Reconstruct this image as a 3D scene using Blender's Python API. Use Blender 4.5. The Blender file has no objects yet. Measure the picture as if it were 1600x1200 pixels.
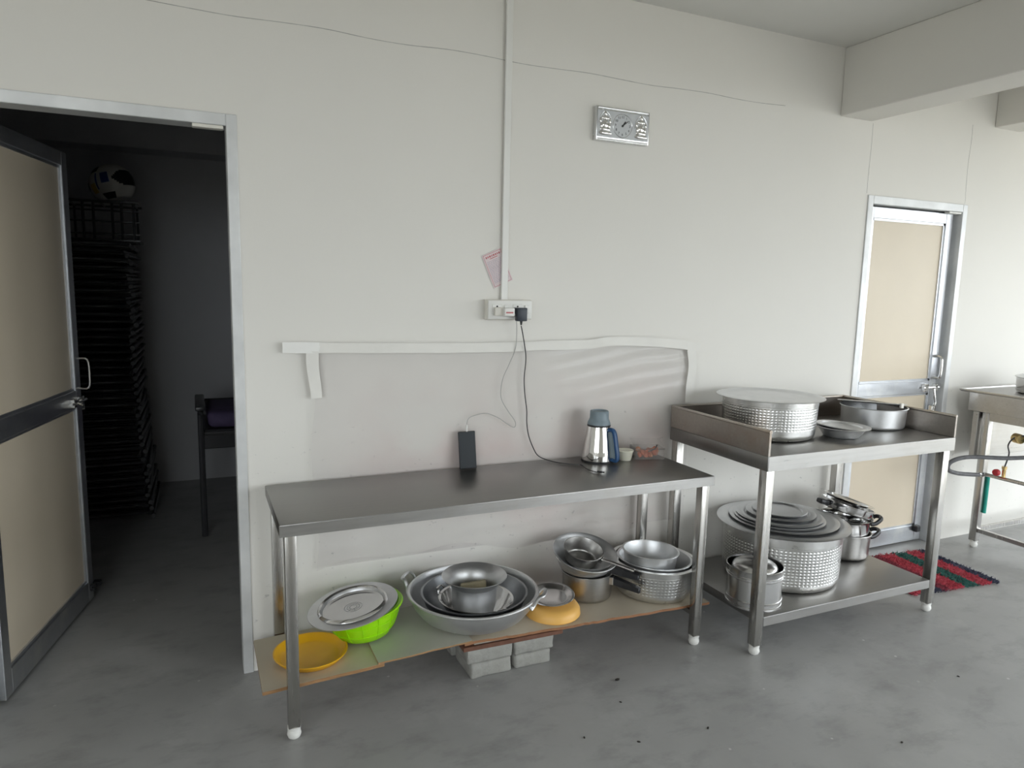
import bpy, bmesh, math, random
from mathutils import Vector, Matrix, noise
random.seed(7)
SC = bpy.context.scene
COL = SC.collection
PI = math.pi

# ------------------------------------------------------------------ camera
yaw, pitch, roll, FPX = 0.426, 0.139, 0.022, 1097.3
CAM = Vector((-0.163, -2.76, 1.526))
fw = Vector((math.sin(yaw)*math.cos(pitch), math.cos(yaw)*math.cos(pitch), -math.sin(pitch)))
rt = Vector((math.cos(yaw), -math.sin(yaw), 0)); up = rt.cross(fw)
r2 = math.cos(roll)*rt + math.sin(roll)*up; u2 = -math.sin(roll)*rt + math.cos(roll)*up
cd = bpy.data.cameras.new('camera'); cam = bpy.data.objects.new('camera', cd); COL.objects.link(cam)
cd.sensor_fit = 'HORIZONTAL'; cd.sensor_width = 36; cd.lens = FPX/1600*36; cd.clip_start = 0.02
m = Matrix((( r2.x, u2.x, -fw.x, CAM.x), (r2.y, u2.y, -fw.y, CAM.y), (r2.z, u2.z, -fw.z, CAM.z), (0, 0, 0, 1)))
cam.matrix_world = m
SC.camera = cam

# ------------------------------------------------------------------ world and light
w = bpy.data.worlds.new('overcast_sky'); SC.world = w; w.use_nodes = True
bg = w.node_tree.nodes['Background']; bg.inputs[0].default_value = (0.89, 0.95, 1.0, 1); bg.inputs[1].default_value = 7.5
vs = SC.view_settings
vs.view_transform = 'Standard'; vs.look = 'None'; vs.gamma = 1; vs.use_curve_mapping = False; vs.exposure = 0.0
# room extents
RX0, RX1, RY0, RH = -3.2, 6.3, -5.0, 2.763
# window openings: right wall (y0, y1, z0, z1), rear wall (x0, x1, z0, z1)
WIN_R = [(-2.5, -0.28, 0.08, 2.35), (-4.7, -2.8, 0.08, 2.35)]
WIN_B = [(-2.8, -0.9, 0.9, 2.6), (2.2, 3.4, 0.8, 2.6), (3.6, 5.95, 0.05, 2.6)]
FILL_WIN_L = [(-4.6, -3.0, 0.9, 2.5)]  # unseen left opening, added to light the beam face and ceiling
def portal(name, loc, rot, sx, sy):
    l = bpy.data.lights.new(name, 'AREA'); l.shape = 'RECTANGLE'; l.size = sx; l.size_y = sy
    l.cycles.is_portal = True
    o = bpy.data.objects.new(name, l); COL.objects.link(o); o.location = loc; o.rotation_euler = rot
for (a, b, z0, z1) in WIN_R:
    portal('window_portal', (RX1+0.13, (a+b)/2, (z0+z1)/2), (0, PI/2, 0), z1-z0, b-a)
for (a, b, z0, z1) in WIN_B:
    portal('window_portal', ((a+b)/2, RY0-0.13, (z0+z1)/2), (PI/2, 0, 0), b-a, z1-z0)

for (a, b, z0, z1) in FILL_WIN_L:
    portal('window_portal', (RX0-0.13, (a+b)/2, (z0+z1)/2), (0, -PI/2, 0), z1-z0, b-a)

# ------------------------------------------------------------------ materials
def newmat(name):
    mt = bpy.data.materials.new(name); mt.use_nodes = True
    nt = mt.node_tree; return mt, nt, nt.nodes['Principled BSDF']
def N(nt, t, **kw):
    n = nt.nodes.new(t)
    for k, v in kw.items(): setattr(n, k, v)
    return n
def coords(nt, scale=(1, 1, 1), space='Object'):
    tc = N(nt, 'ShaderNodeTexCoord'); mp = N(nt, 'ShaderNodeMapping'); mp.inputs['Scale'].default_value = scale
    nt.links.new(tc.outputs[space], mp.inputs[0]); return mp.outputs[0]
def tnoise(nt, vec, scale, detail=3, rough=.55):
    n = N(nt, 'ShaderNodeTexNoise'); n.inputs['Scale'].default_value = scale; n.inputs['Detail'].default_value = detail
    n.inputs['Roughness'].default_value = rough; nt.links.new(vec, n.inputs['Vector']); return n.outputs['Fac']
def ramp(nt, fac, stops):
    r = N(nt, 'ShaderNodeValToRGB'); e = r.color_ramp.elements
    while len(e) < len(stops): e.new(.5)
    for el, (p, c) in zip(e, stops):
        el.position = p; el.color = (c, c, c, 1) if isinstance(c, (int, float)) else (*c, 1)
    nt.links.new(fac, r.inputs[0]); return r.outputs[0]
def mixc(nt, fac, a, b, mode='MIX'):
    n = N(nt, 'ShaderNodeMix', data_type='RGBA', blend_type=mode)
    for sock, v in ((n.inputs[0], fac), (n.inputs[6], a), (n.inputs[7], b)):
        if isinstance(v, bpy.types.NodeSocket): nt.links.new(v, sock)
        elif isinstance(v, (int, float)): sock.default_value = v
        else: sock.default_value = (*v, 1)
    return n.outputs[2]
def bump(nt, bs, h, strength=.2, dist=.002):
    b = N(nt, 'ShaderNodeBump'); b.inputs['Strength'].default_value = strength; b.inputs['Distance'].default_value = dist
    nt.links.new(h, b.inputs['Height']); nt.links.new(b.outputs[0], bs.inputs['Normal'])
def plain(name, col, rough=.5, metal=0, var=.06, scale=12, spec=None, bumpy=0, trans=0):
    mt, nt, bs = newmat(name)
    f = tnoise(nt, coords(nt), scale, 4)
    lo = tuple(c*(1-var) for c in col); hi = tuple(min(1, c*(1+var)) for c in col)
    nt.links.new(ramp(nt, f, [(.3, lo), (.7, hi)]), bs.inputs['Base Color'])
    bs.inputs['Roughness'].default_value = rough; bs.inputs['Metallic'].default_value = metal
    if spec is not None: bs.inputs['Specular IOR Level'].default_value = spec
    if trans: bs.inputs['Transmission Weight'].default_value = trans
    if bumpy: bump(nt, bs, tnoise(nt, coords(nt), scale*6, 4), bumpy, .002)
    return mt
def metal(name, col, rough, streak=(1, 1, 1), var=.12, rvar=.08, scale=8, stain=None, bumpy=.0):
    mt, nt, bs = newmat(name)
    f = tnoise(nt, coords(nt, streak), scale, 5, .6)
    c = ramp(nt, f, [(.25, tuple(x*(1-var) for x in col)), (.75, tuple(min(1, x*(1+var)) for x in col))])
    if stain:
        g = ramp(nt, tnoise(nt, coords(nt), stain[1], 5, .65), [(.52, 0.), (.7, stain[2])])
        c = mixc(nt, g, c, stain[0])
    nt.links.new(c, bs.inputs['Base Color'])
    nt.links.new(ramp(nt, f, [(.2, rough-rvar), (.8, rough+rvar)]), bs.inputs['Roughness'])
    bs.inputs['Metallic'].default_value = 1
    if bumpy: bump(nt, bs, tnoise(nt, coords(nt, streak), scale*8, 3), bumpy, .001)
    return mt

M = {}
def wall_paint(name, base, scuffs):
    mt, nt, bs = newmat(name)
    v = coords(nt)
    c = ramp(nt, tnoise(nt, v, .9, 5), [(.3, tuple(x*.965 for x in base)), (.7, base)])
    if scuffs:
        # small dark scuffs and scratches low on the wall
        sep = N(nt, 'ShaderNodeSeparateXYZ'); nt.links.new(v, sep.inputs[0])
        zr = ramp(nt, sep.outputs['Z'], [(0., 0.6), (.55, 1.), (.95, .7), (1., .0)])
        s = ramp(nt, tnoise(nt, coords(nt, (14, 14, 22)), 1.9, 6, .72), [(.615, 0.), (.66, 1.)])
        k = mixc(nt, 1., zr, s, 'MULTIPLY')
        k2 = mixc(nt, 1., k, (.55, .55, .55), 'MULTIPLY')
        c = mixc(nt, k2, c, (.30, .29, .28))
        # faint pink splash stains above the work table
        xr = ramp(nt, mulnode(nt, sep.outputs['X'], .4), [(.1, 0.), (.25, 1.), (.75, 1.), (.83, 0.)])
        zz = ramp(nt, mulnode(nt, sep.outputs['Z'], .6), [(.42, .6), (.5, 1.), (.56, .7), (.74, 0.)])
        p = ramp(nt, tnoise(nt, coords(nt, (1, 1, 1.3)), 2.6, 4), [(.42, 0.), (.68, .42)])
        pk = mixc(nt, 1., mixc(nt, 1., xr, zz, 'MULTIPLY'), p, 'MULTIPLY')
        c = mixc(nt, pk, c, (.66, .47, .45))
    nt.links.new(c, bs.inputs['Base Color']); bs.inputs['Roughness'].default_value = .62
    bs.inputs['Specular IOR Level'].default_value = .3
    bump(nt, bs, tnoise(nt, v, 60, 4), .08, .002)
    return mt
def mulnode(nt, a, k):
    n = N(nt, 'ShaderNodeMath', operation='MULTIPLY'); nt.links.new(a, n.inputs[0]); n.inputs[1].default_value = k
    return n.outputs[0]
M['wall'] = wall_paint('white_wall_paint', (.775, .752, .70), True)
M['wall2'] = wall_paint('plain_wall_paint', (.775, .752, .70), False)
M['ceil'] = wall_paint('ceiling_paint', (.74, .73, .69), False)
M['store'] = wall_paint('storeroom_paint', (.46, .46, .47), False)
def concrete():
    mt, nt, bs = newmat('concrete_floor'); v = coords(nt)
    c = ramp(nt, tnoise(nt, v, 1.3, 7, .6), [(.3, (.30, .298, .29)), (.7, (.40, .398, .388))])
    d = ramp(nt, tnoise(nt, coords(nt, (1, 1.8, 1)), 4.5, 6, .66), [(.50, 0.), (.74, .75)])
    c = mixc(nt, d, c, (.22, .218, .211))
    l = ramp(nt, tnoise(nt, v, 2.3, 6, .7), [(.54, 0.), (.76, .55)])
    c = mixc(nt, l, c, (.50, .50, .49))
    vo = N(nt, 'ShaderNodeTexVoronoi'); vo.inputs['Scale'].default_value = 9; nt.links.new(v, vo.inputs['Vector'])
    sp = ramp(nt, vo.outputs['Distance'], [(.035, 1.), (.06, 0.)])
    gate = ramp(nt, tnoise(nt, v, 3.1, 2), [(.5, 0.), (.56, .8)])
    c = mixc(nt, mixc(nt, 1., sp, gate, 'MULTIPLY'), c, (.62, .62, .60))
    nt.links.new(c, bs.inputs['Base Color'])
    nt.links.new(ramp(nt, tnoise(nt, v, 2.2, 5), [(.3, .33), (.7, .52)]), bs.inputs['Roughness'])
    bump(nt, bs, tnoise(nt, v, 24, 6), .12, .003)
    return mt
M['floor'] = concrete()
M['steel_top'] = metal('worn_steel_sheet', (.30, .292, .28), .35, (.4, 26, 1), .05, .03, 5, ((.24, .232, .22), 2, .3))
M['steel'] = metal('brushed_steel', (.50, .49, .475), .30, (.6, 10, 10), .07, .04, 8, ((.38, .34, .29), 4, .3))
M['steel_stained'] = metal('stained_steel', (.42, .385, .35), .34, (.6, 10, 10), .08, .05, 8, ((.36, .28, .21), 5, .6))
M['steel_leg'] = metal('steel_leg_tube', (.50, .485, .46), .26, (14, 14, .5), .07, .04, 5)
M['polish'] = metal('polished_steel', (.66, .655, .65), .12, (1, 1, 1), .08, .05, 6)
M['can'] = metal('satin_steel', (.62, .615, .61), .24, (1, 1, 1), .08, .05, 6)
M['mirror'] = metal('mirror_steel', (.80, .79, .77), .06, (1, 1, 1), .04, .02, 6)
M['alu'] = metal('cast_aluminium', (.74, .745, .75), .42, (1, 1, 1.5), .07, .06, 7, ((.54, .54, .54), 7, .4))
M['alu_dim'] = metal('hammered_aluminium', (.74, .735, .72), .30, (1, 1, 2), .08, .06, 7, ((.55, .54, .52), 7, .4))
M['alu_lid'] = metal('grey_aluminium_lid', (.68, .685, .695), .38, (1, 1, 1), .07, .05, 9, ((.54, .54, .55), 6, .4))
M['alu_dark'] = metal('blackened_aluminium', (.30, .31, .325), .34, (1, 1, 1), .15, .08, 6, ((.16, .16, .17), 5, .6))
M['frame'] = metal('door_aluminium', (.62, .635, .66), .36, (1, 1, 6), .08, .06, 4, ((.78, .78, .76), 6, .7))
M['frame_white'] = plain('weathered_white_metal', (.66, .665, .66), .45, .35, .14, 5)
M['chrome'] = metal('latch_chrome', (.78, .77, .75), .16, (1, 1, 1), .06, .04, 8)
M['laminate'] = plain('beige_laminate', (.68, .59, .455), .42, 0, .03, 2.2)
M['plastic_white'] = plain('white_plastic', (.78, .77, .73), .38, 0, .03, 4)
M['plastic_ivory'] = plain('ivory_plastic', (.74, .71, .64), .40, 0, .03, 4)
M['cable_grey'] = plain('grey_white_cable', (.42, .41, .39), .5, 0, .05, 6)
M['foot'] = plain('white_foot_plastic', (.76, .75, .71), .55, 0, .10, 30)
M['black'] = plain('black_plastic', (.018, .018, .020), .38, 0, .15, 12)
M['bakelite'] = plain('black_bakelite', (.016, .016, .018), .33, 0, .2, 12)
M['phonemat'] = plain('phone_glass', (.012, .017, .02), .3, 0, .1, 4, spec=.18)
M['adapter'] = plain('navy_black_plastic', (.022, .028, .04), .42, 0, .1, 8)
M['rubber'] = plain('grey_rubber', (.12, .12, .125), .6, 0, .3, 30)
M['cap_dark'] = plain('dark_end_cap', (.07, .07, .072), .6, 0, .2, 20)
M['chairblack'] = plain('black_painted_steel', (.045, .045, .048), .32, 0, .15, 10)
M['yellow'] = plain('yellow_plastic', (.80, .42, .012), .36, 0, .04, 5)
M['orange'] = plain('orange_plastic', (.83, .47, .12), .42, 0, .05, 6)
M['orange_dark'] = plain('terracotta_plastic', (.60, .24, .05), .45, 0, .05, 6)
M['lime'] = plain('lime_green_plastic', (.36, .80, .005), .30, 0, .04, 5)
M['blue'] = plain('blue_plastic', (.02, .075, .19), .35, 0, .06, 6)
M['greyblue'] = plain('grey_blue_plastic', (.20, .255, .285), .42, 0, .05, 6)
M['purple'] = plain('purple_cloth', (.075, .055, .12), .8, 0, .2, 14, bumpy=.3)
M['red_rag'] = plain('red_rag_pile', (.43, .045, .07), .9, 0, .35, 60)
M['darkred_rag'] = plain('maroon_rag_pile', (.22, .025, .045), .9, 0, .35, 60)
M['green_rag'] = plain('green_rag_pile', (.02, .10, .085), .9, 0, .35, 60)
M['navy_rag'] = plain('navy_rag_pile', (.035, .04, .075), .9, 0, .4, 60)
M['red_knob'] = plain('red_valve_plastic', (.50, .03, .04), .45, 0, .1, 20)
M['green_tape'] = plain('teal_pipe', (.02, .36, .28), .45, 0, .1, 20)
M['brass'] = metal('brass', (.62, .45, .20), .3)
M['helmet_white'] = plain('helmet_shell', (.62, .60, .56), .25, 0, .05, 6)
M['helmet_blue'] = plain('helmet_blue', (.02, .05, .22), .3, 0, .1, 6)
M['helmet_yellow'] = plain('helmet_yellow', (.50, .36, .05), .3, 0, .1, 6)
M['dark_hole'] = plain('black_recess', (.012, .012, .012), .7, 0, .1, 8)
M['pink_paper'] = plain('pink_tinted_paper', (.72, .62, .62), .75, 0, .05, 40)
M['red_print'] = plain('red_print', (.52, .17, .17), .75, 0, .1, 60)
M['blue_print'] = plain('blue_grey_print', (.45, .40, .47), .75, 0, .1, 60)
M['soap'] = plain('cream_foam', (.60, .53, .36), .8, 0, .08, 18, bumpy=.3)
M['curd'] = plain('cream_tub', (.72, .70, .58), .35, 0, .03, 6)
M['food'] = plain('red_pickle', (.48, .10, .03), .45, 0, .35, 45, bumpy=.5)
M['food2'] = plain('orange_pickle', (.58, .20, .06), .45, 0, .3, 45, bumpy=.5)
M['silver'] = metal('silver_clock', (.72, .725, .73), .25, (1, 1, 1), .06, .05, 20)
M['silver_face'] = plain('silver_dial', (.52, .53, .535), .35, .4, .04, 20)
M['ink'] = plain('clock_ink', (.03, .03, .03), .5, 0, .05, 20)
M['inkgrey'] = plain('grey_ink', (.22, .22, .22), .5, 0, .05, 20)
M['crack'] = plain('dark_joint_line', (.42, .41, .385), .8, 0, .25, 20)  # dark grey of the hairline wall panel joints
M['debris'] = plain('dark_crumb', (.03, .025, .02), .8, 0, .3, 40)
def blockmat():
    mt, nt, bs = newmat('concrete_block'); v = coords(nt)
    c = ramp(nt, tnoise(nt, v, 14, 6, .65), [(.3, (.25, .245, .22)), (.7, (.42, .415, .385))])
    d = ramp(nt, tnoise(nt, v, 7, 5, .7), [(.55, 0.), (.72, .6)]); c = mixc(nt, d, c, (.16, .155, .125))
    nt.links.new(c, bs.inputs['Base Color']); bs.inputs['Roughness'].default_value = .85
    bump(nt, bs, tnoise(nt, v, 70, 5), .45, .004); return mt
M['block'] = blockmat()
def ply(name, a, b, edge):
    mt, nt, bs = newmat(name); v = coords(nt)
    c = ramp(nt, tnoise(nt, coords(nt, (1, 1, 1)), 3, 5), [(.3, a), (.7, b)])
    ge = N(nt, 'ShaderNodeNewGeometry'); sep = N(nt, 'ShaderNodeSeparateXYZ'); nt.links.new(ge.outputs['Normal'], sep.inputs[0])
    e = ramp(nt, tnoise(nt, coords(nt, (3, 3, 60)), 6, 5), [(.35, tuple(x*.6 for x in edge)), (.65, edge)])
    f = ramp(nt, sep.outputs['Z'], [(.5, 0.), (.6, 1.)])
    nt.links.new(mixc(nt, f, e, c), bs.inputs['Base Color']); bs.inputs['Roughness'].default_value = .5
    return mt
M['ply_a'] = ply('laminated_board_tan', (.47, .41, .31), (.54, .48, .37), (.40, .22, .10))
M['ply_b'] = ply('laminated_board_grey', (.42, .41, .35), (.48, .47, .41), (.42, .24, .11))
M['ply_c'] = ply('laminated_board_beige', (.44, .38, .29), (.52, .46, .36), (.36, .17, .08))
M['wood_red'] = plain('reddish_brown_wood', (.16, .07, .042), .6, 0, .25, 20)
M['wood_grey'] = plain('grey_batten_wood', (.36, .34, .29), .7, 0, .15, 20)
def clearmat(name, tint, opac, rough):
    mt, nt, bs = newmat(name)
    tr = N(nt, 'ShaderNodeBsdfTransparent'); tr.inputs[0].default_value = (.97, .97, .97, 1)
    mx = N(nt, 'ShaderNodeMixShader')
    nt.links.new(tr.outputs[0], mx.inputs[1]); nt.links.new(bs.outputs[0], mx.inputs[2])
    f = ramp(nt, tnoise(nt, coords(nt), 5, 4), [(.3, opac*.7), (.7, opac*1.3)]); nt.links.new(f, mx.inputs[0])
    bs.inputs['Base Color'].default_value = (*tint, 1); bs.inputs['Roughness'].default_value = rough
    nt.links.new(mx.outputs[0], nt.nodes['Material Output'].inputs[0]); return mt
def filmmat():
    mt, nt, bs = newmat('clear_plastic_film')
    tr = N(nt, 'ShaderNodeBsdfTransparent'); tr.inputs[0].default_value = (.998, .992, .996, 1)
    gl = N(nt, 'ShaderNodeBsdfGlossy'); gl.inputs['Roughness'].default_value = .14
    fr = N(nt, 'ShaderNodeFresnel'); fr.inputs[0].default_value = 1.30
    m1 = N(nt, 'ShaderNodeMixShader'); nt.links.new(fr.outputs[0], m1.inputs[0]); nt.links.new(tr.outputs[0], m1.inputs[1]); nt.links.new(gl.outputs[0], m1.inputs[2])
    df = N(nt, 'ShaderNodeBsdfDiffuse'); df.inputs[0].default_value = (.86, .84, .85, 1)
    tl_ = N(nt, 'ShaderNodeBsdfTranslucent'); tl_.inputs[0].default_value = (.86, .84, .85, 1)
    ml = N(nt, 'ShaderNodeMixShader'); ml.inputs[0].default_value = .5; nt.links.new(df.outputs[0], ml.inputs[1]); nt.links.new(tl_.outputs[0], ml.inputs[2])
    m2 = N(nt, 'ShaderNodeMixShader'); f = ramp(nt, tnoise(nt, coords(nt), 4, 4), [(.3, .02), (.7, .07)]); nt.links.new(f, m2.inputs[0])
    nt.links.new(m1.outputs[0], m2.inputs[1]); nt.links.new(ml.outputs[0], m2.inputs[2])
    nt.links.new(m2.outputs[0], nt.nodes['Material Output'].inputs[0]); nt.nodes.remove(bs); return mt
M['film'] = filmmat()
M['tape'] = plain('milky_adhesive_tape', (.765, .745, .695), .5, 0, .03, 9, spec=.3)
M['tape2'] = plain('white_adhesive_tape', (.84, .83, .79), .5, 0, .03, 9, spec=.3)
M['clearbox'] = clearmat('clear_box_plastic', (.72, .66, .62), .10, .10)
M['pane'] = clearmat('window_glass', (.8, .85, .85), .06, .03)

# ------------------------------------------------------------------ geometry helpers
class MB:
    def __init__(s): s.bm = bmesh.new()
    def box(s, x0, x1, y0, y1, z0, z1, b=0, seg=1, Mx=None):
        mat = Matrix.Translation(((x0+x1)/2, (y0+y1)/2, (z0+z1)/2)) @ Matrix.Diagonal((x1-x0, y1-y0, z1-z0, 1))
        r = bmesh.ops.create_cube(s.bm, size=1, matrix=mat)
        vs_ = r['verts']
        if b:
            ed = list({e for v in vs_ for e in v.link_edges})
            rr = bmesh.ops.bevel(s.bm, geom=ed, offset=b, segments=seg, affect='EDGES', profile=.5)
            vs_ = list({v for f in rr['faces'] for v in f.verts})
        if Mx: bmesh.ops.transform(s.bm, matrix=Mx, verts=vs_)
        return s
    def lathe(s, prof, n=48, Mx=None, disp=None, closed=False):
        rings = []
        for (r, z) in prof:
            if r < 1e-6: v = s.bm.verts.new((0, 0, z)); rings.append([v]*n)
            else:
                ring = []
                for i in range(n):
                    a = 2*PI*i/n; rr = r + (disp(a, r, z) if disp else 0)
                    ring.append(s.bm.verts.new((rr*math.cos(a), rr*math.sin(a), z)))
                rings.append(ring)
        prs = list(zip(rings[:-1], rings[1:]))
        if closed: prs.append((rings[-1], rings[0]))
        for A, B in prs:
            for i in range(n):
                j = (i+1) % n; q = []
                for v in (A[i], A[j], B[j], B[i]):
                    if v not in q: q.append(v)
                if len(q) > 2: s.bm.faces.new(q)
        if Mx: bmesh.ops.transform(s.bm, matrix=Mx, verts=list({v for R in rings for v in R}))
        return s
    def tube(s, pts, r, n=10, closed=False, flat=1.0):
        P = [Vector(p) for p in pts]; k = len(P); rings = []; nrm = None
        for i in range(k):
            a = P[i-1] if (i > 0 or closed) else P[0]; b = P[(i+1) % k] if (i < k-1 or closed) else P[k-1]
            t = (b-a).normalized()
            if nrm is None:
                nrm = t.orthogonal().normalized() if abs(t.z) > .9 else Vector((0, 0, 1))
            nrm = (nrm - t*nrm.dot(t)).normalized(); bn = t.cross(nrm)
            rad = r[i] if isinstance(r, (list, tuple)) else r
            rings.append([s.bm.verts.new(P[i] + nrm*rad*flat*math.cos(2*PI*j/n) + bn*rad*math.sin(2*PI*j/n)) for j in range(n)])
        prs = list(zip(rings[:-1], rings[1:]))
        if closed: prs.append((rings[-1], rings[0]))
        for A, B in prs:
            for i in range(n): s.bm.faces.new((A[i], A[(i+1) % n], B[(i+1) % n], B[i]))
        if not closed: s.bm.faces.new(rings[0][::-1]); s.bm.faces.new(rings[-1])
        return s
    def prism(s, poly, z0, z1, Mx=None):
        A = [s.bm.verts.new((x, y, z0)) for x, y in poly]; B = [s.bm.verts.new((x, y, z1)) for x, y in poly]
        s.bm.faces.new(A[::-1]); s.bm.faces.new(B); n = len(poly)
        for i in range(n): s.bm.faces.new((A[i], A[(i+1) % n], B[(i+1) % n], B[i]))
        if Mx: bmesh.ops.transform(s.bm, matrix=Mx, verts=A+B)
        return s
    def mesh(s, name, mat, ang=35):
        bmesh.ops.recalc_face_normals(s.bm, faces=s.bm.faces)
        me = bpy.data.meshes.new(name); s.bm.to_mesh(me); s.bm.free()
        me.materials.append(mat); me.shade_smooth(); me.set_sharp_from_angle(angle=math.radians(ang)); return me
    def build(s, name, mat, parent=None, loc=(0, 0, 0), rot=(0, 0, 0), ang=35):
        return link(name, s.mesh(name, mat, ang), parent, loc, rot)
def link(name, me, parent=None, loc=(0, 0, 0), rot=(0, 0, 0)):
    o = bpy.data.objects.new(name, me); COL.objects.link(o); o.location = loc; o.rotation_euler = rot
    if parent: o.parent = parent
    return o
def tag(o, label, cat, group=None):
    o['label'] = label; o['category'] = cat
    if group: o['group'] = group
    return o
def thing(name, label, cat, loc=(0, 0, 0), rot=(0, 0, 0), group=None):
    o = bpy.data.objects.new(name, None); COL.objects.link(o); o.location = loc; o.rotation_euler = rot
    o.empty_display_size = .05
    return tag(o, label, cat, group)
def struct(o): o['kind'] = 'structure'; return o
def smooth_path(pts, k=6):
    P = [Vector(p) for p in pts]; out = []
    for i in range(len(P)-1):
        p0 = P[max(i-1, 0)]; p1 = P[i]; p2 = P[i+1]; p3 = P[min(i+2, len(P)-1)]
        for j in range(k):
            t = j/k
            out.append(.5*((2*p1) + (p2-p0)*t + (2*p0-5*p1+4*p2-p3)*t*t + (3*p1-p0-3*p2+p3)*t**3))
    out.append(P[-1]); return out
def arc(cx, cz, r, a0, a1, k=5):
    return [(cx + r*math.cos(math.radians(a0+(a1-a0)*i/k)), cz + r*math.sin(math.radians(a0+(a1-a0)*i/k))) for i in range(k+1)]

# ------------------------------------------------------------------ room shell
T = .12
def shell(name, mat, boxes, ang=35):
    mb = MB()
    for b in boxes: mb.box(*b)
    return struct(mb.build(name, mat))
D1L, D1R, DH1 = -.90, 0.0, 2.10      # left doorway (outer frame edges)
D2L, D2R, DH2 = 3.168, 3.993, 2.052
TOP = 3.0
wall_main = shell('wall_main', M['wall'], [
    (RX0-T, D1L, 0, T, 0, TOP), (D1L, D1R, 0, T, DH1, TOP), (D1R, D2L, 0, T, 0, TOP),
    (D2L, D2R, 0, T, DH2, TOP), (D2R, RX1+T, 0, T, 0, TOP), (D2L, D2R, .085, T, 0, DH2)])
def wall_with_windows(name, axis, c0, c1, lo, hi, wins):
    bx = []
    def add(a, b, z0, z1):
        if b-a > 1e-4 and z1-z0 > 1e-4:
            bx.append((c0, c1, a, b, z0, z1) if axis == 'x' else (a, b, c0, c1, z0, z1))
    cur = lo
    for (a, b, z0, z1) in sorted(wins):
        add(cur, a, 0, TOP); add(a, b, 0, z0); add(a, b, z1, TOP); cur = b
    add(cur, hi, 0, TOP)
    return shell(name, M['wall2'], bx)
wall_with_windows('wall_right', 'x', RX1, RX1+T, RY0-T, 0, WIN_R)
wall_with_windows('wall_rear', 'y', RY0-T, RY0, RX0-T, RX1, WIN_B)
wall_with_windows('wall_left', 'x', RX0-T, RX0, RY0, 0, FILL_WIN_L)
shell('floor', M['floor'], [(RX0-T, RX1+T, RY0-T, 3.3, -.15, 0)])
shell('ceiling', M['ceil'], [(RX0-T, RX1+T, RY0-T, T, RH, TOP+.1)])
for i, (x0, x1, zb) in enumerate([(2.915, 3.148, 2.429), (4.166, 4.40, 2.507)]):
    mb = MB(); mb.box(x0, x1, RY0, 0, zb, RH, .004); struct(mb.build('trim_%d' % (i+1), M['wall2']))
# store room behind the open door
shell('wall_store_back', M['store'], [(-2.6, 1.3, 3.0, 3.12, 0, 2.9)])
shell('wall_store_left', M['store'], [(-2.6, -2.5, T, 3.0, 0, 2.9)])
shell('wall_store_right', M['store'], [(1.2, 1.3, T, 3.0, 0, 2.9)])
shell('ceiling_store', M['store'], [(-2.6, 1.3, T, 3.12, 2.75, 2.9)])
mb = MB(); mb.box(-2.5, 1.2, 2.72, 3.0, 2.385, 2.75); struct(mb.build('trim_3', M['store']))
# hairline panel joints on the main wall (children of the wall)
def crack(pts, wd):
    mb = MB(); P = smooth_path(pts, 4); prev = None
    for p in P:
        n = noise.noise(p*3.1)*.0035
        q = Vector((p.x+n, -.0008, p.z+n)); h = wd*(.6+.5*abs(noise.noise(p*9)))
        horizontal = abs(P[-1].x-P[0].x) > abs(P[-1].z-P[0].z)
        d = Vector((0, 0, h)) if horizontal else Vector((h, 0, 0))
        cur = (mb.bm.verts.new(q-d), mb.bm.verts.new(q+d), mb.bm.verts.new(q-d+Vector((0, .0012, 0))), mb.bm.verts.new(q+d+Vector((0, .0012, 0))))
        if prev:
            mb.bm.faces.new((prev[0], cur[0], cur[1], prev[1])); mb.bm.faces.new((prev[2], cur[2], cur[0], prev[0])); mb.bm.faces.new((prev[1], cur[1], cur[3], prev[3]))
        prev = cur
    return mb.build('panel_joint', M['crack'], wall_main)
crack([(-.5+.16*i, 0, 2.433+.004*math.sin(i*1.7)) for i in range(20)], .0016)
crack([(3.158+.002*math.sin(i), 0, 2.42-.06*i) for i in range(7)], .0010)
crack([(3.965+.003*math.sin(i*1.3), 0, 2.50-.06*i) for i in range(7)], .0010)
crack([(3.972+.003*math.sin(i*1.3), 0, 2.06+.02*i) for i in range(5)], .0008)

# windows: frame, mullions and panes
def window(n, axis, c, a, b, z0, z1):
    root = bpy.data.objects.new('window_%d' % n, None); COL.objects.link(root); struct(root)
    def bar(name, u0, u1, w0, w1, d0=.02, d1=.08, mat='frame_white'):
        mb = MB()
        if axis == 'x': mb.box(c+d0, c+d1, u0, u1, w0, w1)
        else: mb.box(u0, u1, c-d1, c-d0, w0, w1)
        return mb.build(name, M[mat], root)
    t = .045
    bar('window_frame', a, b, z0, z0+t); bar('window_frame', a, b, z1-t, z1)
    bar('window_frame', a, a+t, z0+t, z1-t); bar('window_frame', b-t, b, z0+t, z1-t)
    mid = (a+b)/2; bar('mullion', mid-t/2, mid+t/2, z0+t, z1-t)
    bar('pane', a+t, mid-t/2, z0+t, z1-t, .045, .05, 'pane'); bar('pane', mid+t/2, b-t, z0+t, z1-t, .045, .05, 'pane')
k = 1
for wn in WIN_R: window(k, 'x', RX1, *wn); k += 1
for wn in WIN_B: window(k, 'y', RY0, *wn); k += 1
for wn in FILL_WIN_L: window(k, 'x', RX0-.10, *wn); k += 1  # frame for the left opening added as beam fill light
# ground outside
mb = MB(); mb.box(-40, 40, -40, 40, -.30, -.16); struct(mb.build('ground', plain('outside_ground', (.30, .28, .24), .9)))

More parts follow.
